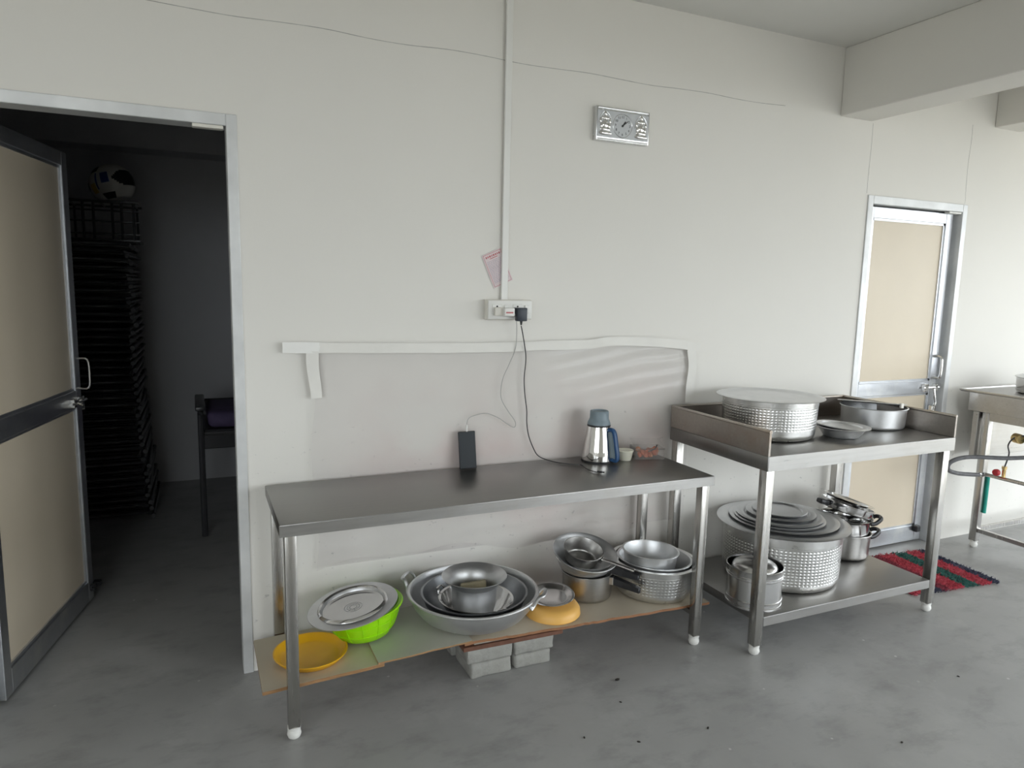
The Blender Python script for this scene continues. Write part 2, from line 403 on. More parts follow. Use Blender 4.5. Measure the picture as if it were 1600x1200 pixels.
# ------------------------------------------------------------------ doors
def door_frame(n, x0, x1, h, fw_, left=True):
    root = bpy.data.objects.new('door_%d' % n, None); COL.objects.link(root); struct(root)
    mb = MB(); mb.box(x1-fw_, x1, -.008, .085, 0, h, .002); mb.build('jamb', M['frame_white'], root)
    mb = MB(); mb.box(x0, x0+fw_, -.008, .085, 0, h, .002); mb.build('jamb', M['frame_white'], root)
    mb = MB(); mb.box(x0+fw_, x1-fw_, -.008, .085, h-fw_-.004, h, .002); mb.build('head', M['frame_white'], root)
    return root
def leaf(root, W, H, mirror, rail_z):
    """aluminium framed leaf in local xz plane, hinge at x=0, faces at y=0..-.04"""
    st, tp, bt = .055, .06, .095
    for x in (0, W-st):
        mb = MB(); mb.box(x, x+st, -.02, .02, 0, H, .002); mb.build('stile', M['frame'], root)
    def rl(name, z0, z1): mb = MB(); mb.box(st, W-st, -.019, .019, z0, z1, .002); return mb.build(name, M['frame'], root)
    rl('rail', 0, bt); rl('rail', H-tp, H); rl('rail', rail_z-.038, rail_z+.038)
    for z0, z1 in ((bt, rail_z-.038), (rail_z+.038, H-tp)):
        mb = MB(); mb.box(st, W-st, -.006, .006, z0, z1); mb.build('panel', M['laminate'], root)
        bd = MB()
        for (a, b, c, d) in ((st, W-st, z1-.012, z1), (st, st+.012, z0, z1), (W-st-.012, W-st, z0, z1), (st, W-st, z0, z0+.012)):
            bd.box(a, b, -.013, .013, c, d)
        bd.build('bead', M['frame'], root)
door1 = door_frame(1, D1L, D1R, DH1, .037)
a1 = math.radians(78)
leaf1 = bpy.data.objects.new('door_leaf', None); COL.objects.link(leaf1); leaf1.parent = door1
# leaf geometry sits under door_1 directly so that parts stay within three levels
leaf1.location = (-.847, .106, .012); leaf1.rotation_euler = (0, 0, a1)
W1, H1 = .865, 2.045
leaf(leaf1, W1, H1, False, .965)
# latch hardware on the open leaf (local -y side faces the room)
mb = MB(); mb.tube([(W1-.16, -.034, .955), (W1-.05, -.034, .955), (W1+.012, -.034, .955)], .007, 8)
mb.tube([(W1-.10, -.034, .955), (W1-.10, -.06, .945), (W1-.115, -.066, .93)], .006, 8)
mb.box(W1-.13, W1-.105, -.04, -.018, .935, .975, .003); mb.box(W1-.045, W1-.02, -.04, -.018, .935, .975, .003)
mb.build('latch_bolt', M['chrome'], leaf1)
mb = MB(); mb.tube(smooth_path([(W1-.02, -.018, 1.01), (W1-.02, -.06, 1.012), (W1-.02, -.066, 1.07), (W1-.02, -.06, 1.14), (W1-.02, -.018, 1.145)], 4), .0045, 8)
mb.build('pull_handle', M['chrome'], leaf1)
mb = MB(); mb.box(W1-.002, W1+.022, -.012, -.008, .845, .885, .002); mb.lathe([(.005, -.002), (.011, -.002), (.011, .002), (.005, .002)], 16, Matrix.Translation((W1+.012, -.012, .865)) @ Matrix.Rotation(PI/2, 4, 'X'), closed=True)
mb.build('staple', M['chrome'], leaf1)
mb = MB(); mb.tube([(W1-.05, -.03, .06), (W1+.01, -.03, .06)], .007, 8); mb.box(W1-.04, W1-.02, -.04, -.018, .045, .075, .002); mb.box(W1-.01, W1+.03, -.05, -.015, .05, .075, .004)
mb.build('bottom_bolt', M['black'], leaf1)
mb = MB(); mb.box(-.145, -.045, -.004, .03, 2.047, 2.059, .002); mb.build('stop_block', M['plastic_ivory'], door1)
door2 = door_frame(2, D2L, D2R, DH2, .040)
W2 = D2R-D2L-.08-.03
lf2 = bpy.data.objects.new('door_leaf', None); COL.objects.link(lf2); lf2.parent = door2; lf2.location = (D2L+.042, .05, .012)
H2 = DH2-.044-.02
leaf(lf2, W2, H2, False, .965)
mb = MB(); mb.box(W2-.004, W2+.03, .0, .03, 0, H2); mb.build('rebate', M['frame'], lf2)
mb = MB(); mb.tube(smooth_path([(W2-.03, -.018, 1.02), (W2-.03, -.06, 1.025), (W2-.03, -.066, 1.08), (W2-.03, -.06, 1.145), (W2-.03, -.018, 1.15)], 4), .008, 8)
mb.build('pull_handle', M['chrome'], lf2)
mb = MB(); mb.tube([(W2-.13, -.036, .962), (W2+.02, -.036, .962)], .008, 8); mb.box(W2-.12, W2-.09, -.044, -.018, .94, .985, .003); mb.box(W2-.03, W2-.005, -.044, -.018, .94, .985, .003)
mb.build('latch_bolt', M['chrome'], lf2)
mb = MB(); mb.tube(smooth_path([(W2-.045, -.045, .955), (W2-.04, -.05, .91), (W2-.03, -.05, .87), (W2-.04, -.05, .85)], 4), .008, 8)
mb.box(W2-.06, W2-.02, -.055, -.03, .80, .855, .006, 2); mb.build('padlock', M['chrome'], lf2)
mb = MB(); mb.box(W2-.075, W2-.035, -.05, -.018, .06, .10, .006); mb.build('bottom_bolt', M['black'], lf2)
mb = MB(); mb.box(D2R-.15, D2R-.045, -.004, .03, DH2-.056, DH2-.045, .002); mb.build('stop_block', M['plastic_white'], door2)

# ------------------------------------------------------------------ things fixed to the wall
mb = MB(); mb.box(-.0145, .0145, -.012, 0, 0, RH-1.462, .002)
cond = mb.build('trim_4', M['plastic_white'], None, (1.039, -.0035, 1.462)); struct(cond)

# switch board with sockets
sb = thing('switch_board', 'white surface-mounted switch board with two sockets at the foot of the conduit', 'switch board', (1.056, 0, 1.383))
mb = MB(); mb.box(-.104, .104, -.034, 0, 0, .084, .004, 2); mb.build('back_box', M['plastic_ivory'], sb)
mb = MB(); mb.box(-.101, .101, -.041, -.034, .003, .081, .003, 2); mb.build('front_plate', M['plastic_white'], sb)
for x in (-.062, .032):
    mb = MB(); mb.box(x-.022, x+.022, -.0435, -.040, .020, .066, .002); so = mb.build('socket', M['plastic_white'], sb)
    for dx, dz, r in ((0, .056, .0038), (-.009, .036, .003), (.009, .036, .003)):
        h = MB(); h.lathe([(0, -.0006), (r, -.0006), (r, .0006), (0, .0006)], 10, Matrix.Translation((x+dx, -.0437, dz)) @ Matrix.Rotation(PI/2, 4, 'X'))
        h.build('pin_hole', M['dark_hole'], so)
for x in (-.018, .076):
    mb = MB(); mb.box(x-.011, x+.011, -.046, -.040, .028, .062, .002); mb.build('rocker_switch', M['plastic_white'], sb)
# two wall plugs and their cords
ch = thing('phone_charger', 'small white phone charger plugged into the left socket of the switch board', 'charger', (1.0, -.0442, 1.40))
mb = MB(); mb.box(-.022, .018, -.018, 0, .001, .036, .004, 2); mb.build('plug_body', M['plastic_ivory'], ch)
mb = MB(); mb.box(.012, .058, -.040, -.012, 0, .034, .004, 2); mb.build('charger_body', M['plastic_white'], ch)
mb = MB(); mb.box(.018, .050, -.0408, -.0398, .012, .018); mb.build('print_mark', M['red_print'], ch)
ad = thing('power_adapter', 'black power adapter hanging in the right socket of the switch board', 'power adapter', (1.092, -.0442, 1.379))
mb = MB(); mb.box(-.022, .024, -.04, -.012, 0, .056, .004, 2); mb.build('adapter_body', M['adapter'], ad)
mb = MB(); mb.box(-.026, -.004, -.0125, 0, .03, .056, .003); mb.build('plug_body', M['adapter'], ad)
mb = MB(); mb.lathe([(0, 0), (.0035, 0), (.006, .016), (.0, .016)], 10, Matrix.Translation((.002, -.026, -.0165))); mb.build('strain_relief', M['black'], ad)
wc = [(1.060, -.068, 1.401), (1.075, -.055, 1.395), (1.086, -.04, 1.375), (1.091, -.034, 1.325), (1.089, -.0265, 1.256), (1.06, -.0265, 1.188), (1.032, -.0265, 1.125), (1.027, -.0265, 1.05),
      (1.059, -.0265, .992), (1.093, -.0265, .946), (1.099, -.0265, .926), (1.09, -.0265, .915), (1.057, -.0265, .933), (1.011, -.0265, .964), (.957, -.0265, .984), (.907, -.0275, .978), (.878, -.029, .966), (.870, -.031, .940), (.869, -.033, .918)]
mb = MB(); mb.tube(smooth_path(wc, 5), .0017, 6)
cc = tag(mb.build('charging_cable', M['cable_grey']), 'thin white charging cable looping from the switch board to the phone', 'cable')
mb = MB(); mb.lathe([(0, 0), (.004, 0), (.004, .022), (.002, .03), (0, .03)], 10); mb.build('connector', M['plastic_white'], cc, (.869, -.033, .911))
bc = [(1.094, -.0702, 1.359), (1.105, -.062, 1.33), (1.130, -.034, 1.27), (1.141, -.0265, 1.214), (1.135, -.0265, 1.13), (1.14, -.0265, 1.059), (1.151, -.0265, .987), (1.153, -.0265, .93), (1.164, -.0265, .871), (1.188, -.0265, .815), (1.215, -.022, .777),
      (1.245, -.05, .7622), (1.275, -.112, .7607), (1.325, -.160, .7607), (1.348, -.180, .7607), (1.341, -.215, .7607), (1.336, -.262, .7607), (1.352, -.305, .7607)]
mb = MB(); mb.tube(smooth_path(bc, 5), .0022, 6)
bcb = tag(mb.build('adapter_cable', M['black']), 'thin black adapter cable hanging down the wall and trailing onto the steel table', 'cable')
mb = MB(); mb.tube([(1.352, -.305, .7632), (1.366, -.318, .7632)], .0048, 8); mb.tube([(1.366, -.318, .7632), (1.374, -.326, .7632)], .0028, 8); mb.build('connector', M['black'], bcb)

# printed note tucked behind the conduit
nt_ = thing('paper_note', 'small pink-edged printed paper note tucked behind the conduit above the switch board', 'paper', (1.009, -.0022, 1.598), (0, math.radians(-24), 0))
def sheetbox(mb, x0, x1, z0, z1, y, th=.0003):
    mb.box(x0, x1, y-th, y, z0, z1)
mb = MB(); pw, ph = .047, .073
ny = 8
for i in range(ny):
    pass
g = [[mb.bm.verts.new((-pw+2*pw*a/6, -.0010, -ph+2*ph*b/8)) for a in range(7)] for b in range(9)]
for b in range(8):
    for a in range(6): mb.bm.faces.new((g[b][a], g[b][a+1], g[b+1][a+1], g[b+1][a]))

pp = mb.build('sheet', M['pink_paper'], nt_)
mb = MB()
Y = -.0012
for (x0, x1, z0, z1) in ((-.042, .042, .0675, .0690), (-.042, -.0405, -.068, .069), (-.042, .042, -.0690, -.0675), (.0405, .042, -.068, .069)):
    sheetbox(mb, x0, x1, z0, z1, Y)
mb.build('border_print', M['red_print'], nt_)
mb = MB(); x = -.034
while x < .032:
    wd = random.uniform(.004, .010); sheetbox(mb, x, min(x+wd, .035), .053, .061, Y); x += wd+.003
sheetbox(mb, -.018, .02, .046, .049, Y)
mb.build('heading_print', M['red_print'], nt_)
mb = MB()
for r in range(15):
    x = -.036; z = .036-r*.0064
    while x < .034:
        wd = random.uniform(.004, .012); sheetbox(mb, x, min(x+wd, .036), z, z+.0024, Y); x += wd+.0025
mb.build('text_print', M['blue_print'], nt_)

# wall clock
clk = thing('wall_clock', 'silver rectangular wall clock with a round dial between two relief figures', 'clock', (1.586, 0, 2.160))
CW, CH = .1375, .143
mb = MB(); mb.box(-CW, CW, -.026, 0, 0, CH, .003, 2); mb.build('case', M['silver'], clk)
for z in (.006, CH-.006):
    mb = MB(); mb.tube([(-CW+.008, -.0255, z), (CW-.008, -.0255, z)], .0045, 8); mb.build('trim_bar', M['mirror'], clk)
mb = MB(); mb.box(-CW+.006, CW-.006, -.0285, -.026, .016, CH-.016, .001); mb.build('face', M['silver_face'], clk)
DC = (-.004, .070)
Ry = Matrix.Rotation(PI/2, 4, 'X')
mb = MB(); mb.lathe([(.047, 0), (.049, .002), (.051, 0)], 40, Matrix.Translation((DC[0], -.0284, DC[1])) @ Ry); mb.build('dial_ring', M['silver'], clk)
def textmesh(body, size):
    c = bpy.data.curves.new('numeral', 'FONT'); c.body = body; c.size = size; c.align_x = 'CENTER'; c.align_y = 'CENTER'; c.extrude = .0003
    o = bpy.data.objects.new('tmp_numeral', c); COL.objects.link(o)
    dg = bpy.context.evaluated_depsgraph_get(); me = bpy.data.meshes.new_from_object(o.evaluated_get(dg))
    bpy.data.objects.remove(o); return me
for h in range(1, 13):
    a = math.radians(90-30*h); me = textmesh(str(h), .0150); me.materials.clear(); me.materials.append(M['ink'])
    link('numeral', me, clk, (DC[0]+.037*math.cos(a), -.0290, DC[1]+.037*math.sin(a)), (PI/2, 0, 0))
for ang, ln, wd in ((52, .020, .0022), (38, .030, .0016)):
    mb = MB(); mb.box(-.006, ln+.004, -.0006, .0006, -wd, wd); mb.build('hand', M['ink'], clk, (DC[0], -.0305, DC[1]), (0, -math.radians(ang), 0))
mb = MB(); mb.lathe([(0, 0), (.005, 0), (.004, .003), (0, .003)], 14, Matrix.Translation((DC[0], -.0300, DC[1])) @ Ry); mb.build('hand_hub', M['ink'], clk)
def blob(mb, x, z, rx, rz, ry=.006, y=-.0285):
    bmesh.ops.create_uvsphere(mb.bm, u_segments=14, v_segments=8, radius=1, matrix=Matrix.Translation((x, y, z)) @ Matrix.Diagonal((rx, ry, rz, 1)))
for x in (-.093, .092):
    mb = MB()
    blob(mb, x, .034, .027, .008, .008); blob(mb, x, .046, .022, .009, .009); blob(mb, x, .062, .013, .016, .009)
    blob(mb, x, .083, .009, .010, .009); blob(mb, x, .098, .006, .010, .007); blob(mb, x-.016, .058, .005, .012, .007); blob(mb, x+.016, .058, .005, .012, .007)
    blob(mb, x-.019, .074, .004, .010, .005); blob(mb, x+.019, .074, .004, .010, .005); blob(mb, x-.011, .084, .005, .007, .005); blob(mb, x+.011, .084, .005, .007, .005)
    blob(mb, x+.003, .070, .003, .012, .012)
    bmesh.ops.transform(mb.bm, matrix=Matrix.Translation((x, 0, .062)) @ Matrix.Diagonal((1.25, 1, 1.25, 1)) @ Matrix.Translation((-x, 0, -.058)), verts=mb.bm.verts[:])
    mb.build('relief_figure', M['mirror'], clk)
    mb = MB(); pts = [(x+.032*math.cos(t*PI/14), -.029, .066+.054*math.sin(t*PI/14)) for t in range(15)]
    mb.tube(pts, .0018, 6); mb.build('relief_arch', M['silver'], clk)

# clear plastic sheet taped to the wall behind the table
sh = thing('plastic_wall_sheet', 'clear wrinkled plastic sheet taped to the wall behind the steel table', 'plastic sheet', (0, 0, .36))
mb = MB(); X0, X1, Z0, Z1 = .245, 2.045, .38, 1.275
nx, nz = 150, 76; grid = []
for j in range(nz+1):
    row = []
    for i in range(nx+1):
        u, v = i/nx, j/nz; x = X0+(X1-X0)*u; z = Z0+(Z1-Z0)*v
        if j == 0: z += .03*math.sin(u*7)+.015*math.sin(u*23)
        if i == 0: x += .012*math.sin(v*9)+.02*max(0, v-.8)*-3
        tr = max(0, u-.45)/.55*max(0, v-.55)/.45; tl = max(0, .12-u)/.12*max(0, v-.5)/.5; lo = max(0, .35-v)/.35
        wr = .0012*noise.noise(Vector((x*3, z*3, 0)))
        wr += tr*.0048*math.sin((z*1.0-x*.16)*95+2.5*noise.noise(Vector((x*4, z*2, 5))))
        wr += tl*.003*math.sin(x*190+3*noise.noise(Vector((x*8, z*5, 1))))
        wr += lo*.0022*math.sin((z-.12*x)*80+3*noise.noise(Vector((x*3, z*3, 9))))
        wr += .0018*max(0, u-.94)/.06*math.sin(x*160)
        row.append(mb.bm.verts.new((x, -.0115-wr, z-.36)))
    grid.append(row)
for j in range(nz):
    for i in range(nx): mb.bm.faces.new((grid[j][i], grid[j][i+1], grid[j+1][i+1], grid[j+1][i]))
fm = mb.build('film', M['film'], sh)
if fm.data.polygons[0].normal.y > 0: fm.data.flip_normals()
def tape(name, pts, hw, mat, y=-.0225):
    mb = MB(); P = smooth_path([(a, 0, b) for a, b in pts], 6); prev = None
    for k, p in enumerate(P):
        a = P[max(k-1, 0)]; b = P[min(k+1, len(P)-1)]; t = (b-a).normalized(); n = Vector((-t.z, 0, t.x))
        ws = hw*(1+.10*noise.noise(p*7)); yy = y-.0006*abs(noise.noise(p*17))
        cur = [mb.bm.verts.new((p.x+n.x*s, yy+.0006*noise.noise(p*13+Vector((s*40, 0, 0))), p.z+n.z*s-.36)) for s in (-ws, -ws/3, ws/3, ws)]
        if prev:
            for q in range(3): mb.bm.faces.new((prev[q], cur[q], cur[q+1], prev[q+1]))
        prev = cur
    mb.bm.normal_update(); bmesh.ops.solidify(mb.bm, geom=mb.bm.faces[:], thickness=.0006)
    return mb.build(name, M[mat], sh)
tape('tape_strip', [(.134, 1.278), (.2, 1.277), (.272, 1.275)], .020, 'tape2')
tape('tape_strip', [(.268, 1.275), (.55, 1.270), (.80, 1.266), (1.05, 1.266), (1.24, 1.270)], .020, 'tape')
tape('tape_strip', [(1.235, 1.270), (1.45, 1.272), (1.569, 1.284), (1.75, 1.280), (1.93, 1.268), (2.085, 1.248)], .021, 'tape')
tape('tape_strip', [(.243, 1.262), (.243, 1.2), (.252, 1.13), (.256, 1.08)], .022, 'tape')
tape('tape_strip', [(2.03, 1.24), (2.045, 1.16), (2.035, 1.06), (2.035, .98)], .024, 'tape')

# ------------------------------------------------------------------ work table
TZ = .757
tb = thing('steel_work_table', 'long low stainless steel work table standing against the taped plastic sheet', 'table', (0, 0, 0))
mb = MB(); mb.box(.058, 1.797, -.513, -.030, TZ-.040, TZ, .003, 2); mb.build('tabletop', M['steel_top'], tb)
mb = MB(); mb.box(.058, 1.797, -.5145, -.513, TZ-.040, TZ-.003); mb.build('apron', M['steel'], tb)
def foot(parent, x, y):
    mb = MB(); mb.lathe([(0, 0), (.012, 0), (.020, .006), (.0235, .016), (.0215, .027), (.016, .033), (.022, .036), (.022, .045), (0, .045)], 20)
    return mb.build('foot', M['foot'], parent, (x, y, 0))
def leg(root, x, y, top, s=.019):
    mb = MB(); mb.box(x-s, x+s, y-s, y+s, .043, top, .003, 2); l = mb.build('leg', M['steel_leg'], root); foot(l, x, y); return l
for x in (.093, 1.765):
    for y in (-.481, -.055): leg(tb, x, y, TZ-.040)
mb = MB(); mb.box(.083, .103, -.462, -.074, .132, .152); mb.build('end_rail', M['steel_leg'], tb)
mb = MB(); mb.box(1.755, 1.775, -.462, -.074, .127, .147); mb.build('end_rail', M['steel_leg'], tb)

# loose shelf boards, propped in the middle
def board_z(x):
    return .168+(x-0)*(.030/.75) if x < .75 else .198-(x-.75)*(.036/1.1)
def board(name, mat, x0, x1, y0, y1, z0, z1, th, label, jag=0, seg=24):
    mb = MB(); top = []; n = seg
    fr = []; bk = []
    for i in range(n+1):
        t = i/n; x = x0+(x1-x0)*t; z = z0+(z1-z0)*t
        j = jag*noise.noise(Vector((x*14, y0*3, 0)))+jag*.5*noise.noise(Vector((x*50, 0, 3)))
        fr.append((x, y0+j, z)); bk.append((x, y1, z))
    V = [[mb.bm.verts.new((a[0], a[1], a[2]-dz)) for a in ln] for ln in (fr, bk) for dz in (0, th)]
    ft, fb, bt, bb = V
    for i in range(n):
        mb.bm.faces.new((ft[i], ft[i+1], bt[i+1], bt[i])); mb.bm.faces.new((fb[i], bb[i], bb[i+1], fb[i+1]))
        mb.bm.faces.new((fb[i], fb[i+1], ft[i+1], ft[i])); mb.bm.faces.new((bt[i], bt[i+1], bb[i+1], bb[i]))
    mb.bm.faces.new((fb[0], ft[0], bt[0], bb[0])); mb.bm.faces.new((ft[n], fb[n], bb[n], bt[n]))
    return tag(mb.build(name, M[mat], ang=20), label, 'board')
board('shelf_board', 'ply_a', -.002, .41, -.452, -.078, board_z(0), board_z(.41), .012, 'tan laminated shelf board at the left end under the yellow tray', .003)
board('shelf_board', 'ply_b', .388, .745, -.452, -.080, board_z(.388)+.0065, board_z(.745)+.0065, .006, 'grey laminated shelf board beneath the green basin and the wide pan', .003)
board('shelf_board', 'ply_c', .715, 1.866, -.448, -.078, board_z(.75)-.0005, board_z(1.866), .0105, 'long beige shelf board with ragged front edge at the right', .008, 60)

# concrete blocks and packing slats under the shelf
def block(x0, x1, y0, y1, z0, z1, label, seed):
    mb = MB(); mb.box(x0, x1, y0, y1, z0, z1, .009, 2)
    bmesh.ops.subdivide_edges(mb.bm, edges=[e for e in mb.bm.edges if e.calc_length() > .03], cuts=3, use_grid_fill=True)
    for v in mb.bm.verts:
        n = noise.noise_vector(v.co*30+Vector((seed*7.1, 0, 0)))*.0045
        if v.co.z < z0+.002: n.z = 0
        if v.co.z > z1-.002: n.z = -abs(n.z)*.3
        if v.co.z < z0+.002 or v.co.z > z1-.002 or True: v.co += n*.9
        v.co.z = max(v.co.z, z0)
    c = Vector(((x0+x1)/2, (y0+y1)/2, z0))
    bmesh.ops.translate(mb.bm, verts=mb.bm.verts, vec=-c)
    return tag(mb.build('concrete_block', M['block'], None, c, ang=50), label, 'block', 'concrete blocks propping the shelf')
block(.768, .940, -.380, -.200, 0, .063, 'chipped concrete block on the floor, lower left of the front prop', 1)
block(.752, .945, -.385, -.205, .0645, .128, 'concrete block with dark stain, upper left of the front prop', 2)
block(.957, 1.118, -.378, -.200, 0, .060, 'dirty concrete block on the floor, lower right of the front prop', 3)
block(.955, 1.130, -.382, -.202, .0615, .124, 'pale concrete block, upper right of the front prop', 4)
block(.752, .915, -.192, -.088, 0, .063, 'concrete block on the floor at the back of the prop', 5)
block(.735, .905, -.192, -.090, .0645, .128, 'upper concrete block at the back of the prop, sticking out left', 6)
mb = MB(); mb.box(-.215, .215, -.075, .075, 0, .017, .001)
tag(mb.build('wooden_plank', M['wood_red'], None, (.945, -.325, .1290), (0, .012, 0)), 'reddish brown wooden plank lying on the concrete blocks', 'plank')
mb = MB(); mb.box(-.16, .16, -.07, .07, 0, .0125, .001)
tag(mb.build('wooden_batten', M['wood_grey'], None, (.935, -.322, .1475), (0, .012, 0)), 'grey batten between the brown plank and the shelf board', 'batten')

# ------------------------------------------------------------------ vessels
def vprof(rb, rt_, h, t=.003, cr=.02, rim=0., rimh=.003, mids=()):
    """closed cross section of an open vessel"""
    cr = min(cr, rb*.8, h*.5)
    out = [(0, 0), (rb-cr, 0)] + arc(rb-cr, cr, cr, -90, 0, 6)[1:] + list(mids) + [(rt_, h-.001)]
    if rim: out += [(rt_+rim, h), (rt_+rim+.001, h+rimh*.5), (rt_+rim, h+rimh), (rt_-t*.3, h+rimh)]
    else: out += [(rt_, h), (rt_-t*.5, h+.0008)]
    out += [(rt_-t, h-.001)] + [(r-t, z) for r, z in reversed(list(mids))]
    ir = [(r, z) for r, z in arc(rb-cr, cr, max(cr-t, .001), 0, -90, 6)]
    out += [(r, z) for r, z in ir] + [(0, t)]
    return out
def vessel(name, mat, loc, label, cat, prof, n=56, rot=(0, 0, 0), group=None):
    mb = MB(); mb.lathe(prof, n); return tag(mb.build(name, M[mat], None, loc, rot), label, cat, group)
def dimple_pot_mesh(rb, rt_, h, t, rim, nd, rows, z0, z1, depth=.0022, cr=.03):
    k = rows*6; mids = []
    for i in range(k+1):
        z = z0+(z1-z0)*i/k; mids.append((rb+(rt_-rb)*(z-cr)/(h-cr), z))
    band = [(rb+(rt_-rb)*(z1+.006-cr)/(h-cr)+.0015, z1+.006)]
    prof = vprof(rb, rt_, h, t, cr, rim, .003)
    # rebuild the outer wall with dense samples
    arcN = 2+6
    outer = prof[:arcN]+mids+[(mids[-1][0], z1+.004), (mids[-1][0]+.0014, z1+.0055)]+[(rt_+.0012, h-.001)]
    prof2 = outer+prof[arcN+1:]
    dz = (z1-z0)/rows; inner_r = rb-t*.7
    lim = {round(z, 6) for _, z in mids}
    def disp(a, r, z):
        if round(z, 6) not in lim or r < inner_r: return 0
        u = (a/(2*PI)*nd) % 1-.5; v = ((z-z0)/dz) % 1-.5
        d = (u/.25)**2+(v/.30)**2
        return -depth*max(0, 1-d)**.7 if d < 1 else 0
    mb = MB(); mb.lathe(prof2, nd*6, disp=disp); return mb
def lidprof(r, lip=.004, rec=.010, rimw=.22, t=.0016, dome=0):
    r1 = r*(1-rimw); r2_ = r1*.95
    top = [(0, -rec+dome), (r2_*.6, -rec+dome*.6), (r2_, -rec), (r1, 0), (r*.97, .001), (r, -lip*.5)]
    bot = [(r-.0012, -lip*.5-t), (r*.965, -t), (r1+.001, -t), (r2_+.001, -rec-t), (r2_*.6, -rec-t+dome*.6), (0, -rec-t+dome)]
    return top+bot
# --- things on the low shelf
BZ = board_z
vessel('yellow_tray', 'yellow', (.178, -.294, BZ(.178)+.0005), 'round yellow plastic tray lying flat behind the front table leg', 'tray',
       [(0, 0), (.100, 0), (.112, .004), (.126, .020), (.131, .026), (.131, .029), (.126, .0285), (.109, .0085), (.098, .004), (0, .004)], 56)
# green basin
gb = thing('green_basin', 'lime green perforated plastic basin under the tilted steel lid', 'basin', (.390, -.222, BZ(.40)+.0150), (math.radians(0), math.radians(-5), 0))
mb = MB(); mb.lathe([(0, 0), (.088, 0), (.100, .006), (.118, .035), (.134, .075), (.141, .108), (.152, .110), (.156, .114), (.152, .118), (.139, .117), (.131, .076), (.115, .036), (.098, .010), (.086, .004), (0, .004)], 56)
mb.build('bowl', M['lime'], gb)
for k in range(14):
    a = 2*PI*k/14; mb = MB()
    mb.tube([((.1005+.0)*math.cos(a), .1005*math.sin(a), .008), (.1195*math.cos(a), .1195*math.sin(a), .036), (.1355*math.cos(a), .1355*math.sin(a), .076), (.1415*math.cos(a), .1415*math.sin(a), .104)], .0016, 6)
    mb.build('rib', M['lime'], gb)
for z, r in ((.036, .1197), (.076, .1357)):
    mb = MB(); mb.tube([(r*math.cos(2*PI*i/40), r*math.sin(2*PI*i/40), z) for i in range(40)], .0016, 6, closed=True); mb.build('hoop', M['lime'], gb)
st = thing('steel_tray', 'wide-rimmed round steel tray tilted over the green basin', 'tray', (.338, -.258, .334), (math.radians(1), math.radians(-10), 0))
mb = MB(); mb.lathe([(0, -.012), (.100, -.012), (.112, -.010), (.119, .006), (.123, .009), (.127, .006), (.131, -.001), (.160, -.003), (.166, -.002), (.168, -.004), (.166, -.006), (.160, -.005), (.130, -.003), (.122, .004), (.117, .001), (.113, -.012), (.100, -.014), (0, -.014)], 64)
mb.build('plate', M['alu_lid'], st)
mb = MB(); mb.lathe([(0, -.0118), (.1, -.0118), (.1125, -.0095), (.1192, .0066), (.1232, .0096), (.1272, .0066), (.1312, -.0002), (.1305, -.0010), (.1, -.0128), (0, -.0128)], 64); mb.build('polished_centre', M['polish'], st)
mb = MB()
for r in (.012, .022, .032): mb.lathe([(r, -.0117), (r+.0012, -.0112), (r+.0024, -.0117)], 32)
for k in range(8): a = k*PI/4; mb.tube([(.012*math.cos(a), .012*math.sin(a), -.0115), (.033*math.cos(a), .033*math.sin(a), -.0115)], .0007, 5)
mb.build('engraved_rosette', M['alu_lid'], st)

# wide kadai with nested pans
KX, KY = .819, -.262; KZ = BZ(.80)+.0015
kd = thing('wide_kadai', 'largest wide aluminium pan with strap handles holding nested pans', 'pan', (KX, KY, KZ), (0, 0, 0))
mb = MB(); mb.lathe([(0, 0), (.115, 0), (.168, .008), (.212, .034), (.240, .070), (.252, .100), (.255, .112), (.261, .113), (.264, .117), (.261, .121), (.252, .121), (.248, .114), (.246, .100), (.234, .072), (.207, .038), (.165, .013), (.114, .005), (0, .005)], 72)
mb.build('bowl', M['alu'], kd)
def strap_handle(root, ang, r, z, mat, wd=.045, out=.035, rise=.022, th=.006):
    ca, sa = math.cos(ang), math.sin(ang)
    def P(rad, tan, zz): return (rad*ca-tan*sa, rad*sa+tan*ca, zz)
    mb = MB()
    mb.tube(smooth_path([P(r-.004, -wd-.015, z-.020), P(r+.006, -wd, z-.006), P(r+out*.6, -wd*.8, z+rise*.8), P(r+out, -wd*.55, z+rise), P(r+out, wd*.55, z+rise), P(r+out*.6, wd*.8, z+rise*.8), P(r+.006, wd, z-.006), P(r-.004, wd+.015, z-.020)], 4), th, 8, flat=.7)
    for s in (-1, 1): blob(mb, *[P(r-.004, s*(wd+.008), 0)[i] for i in (0,)], z-.014, .009, .009, .009, P(r-.004, s*(wd+.008), 0)[1])
    return mb.build('handle', M[mat], root)
strap_handle(kd, math.radians(-38), .256, .112, 'alu', .048, .036, .028, .008); strap_handle(kd, math.radians(142), .256, .112, 'alu', .048, .036, .028, .008)
vessel('aluminium_pan', 'alu_dark', (KX+.004, KY-.004, KZ+.0135), 'dark aluminium pan nested directly inside the largest wide pan', 'pan',
       [(0, 0), (.085, 0), (.130, .008), (.170, .030), (.198, .062), (.208, .093), (.214, .096), (.214, .100), (.206, .100), (.202, .093), (.192, .064), (.165, .034), (.128, .013), (.084, .005), (0, .005)], 64)
k2 = thing('steel_kadai', 'shiny steel pan with two loop handles inside the dark nested pan', 'pan', (KX+.004, KY-.020, KZ+.0195), (0, math.radians(2), 0))
mb = MB(); mb.lathe([(0, 0), (.070, 0), (.100, .010), (.128, .036), (.143, .066), (.150, .070), (.152, .073), (.149, .075), (.141, .071), (.124, .038), (.098, .013), (.069, .003), (0, .003)], 56); mb.build('bowl', M['polish'], k2)
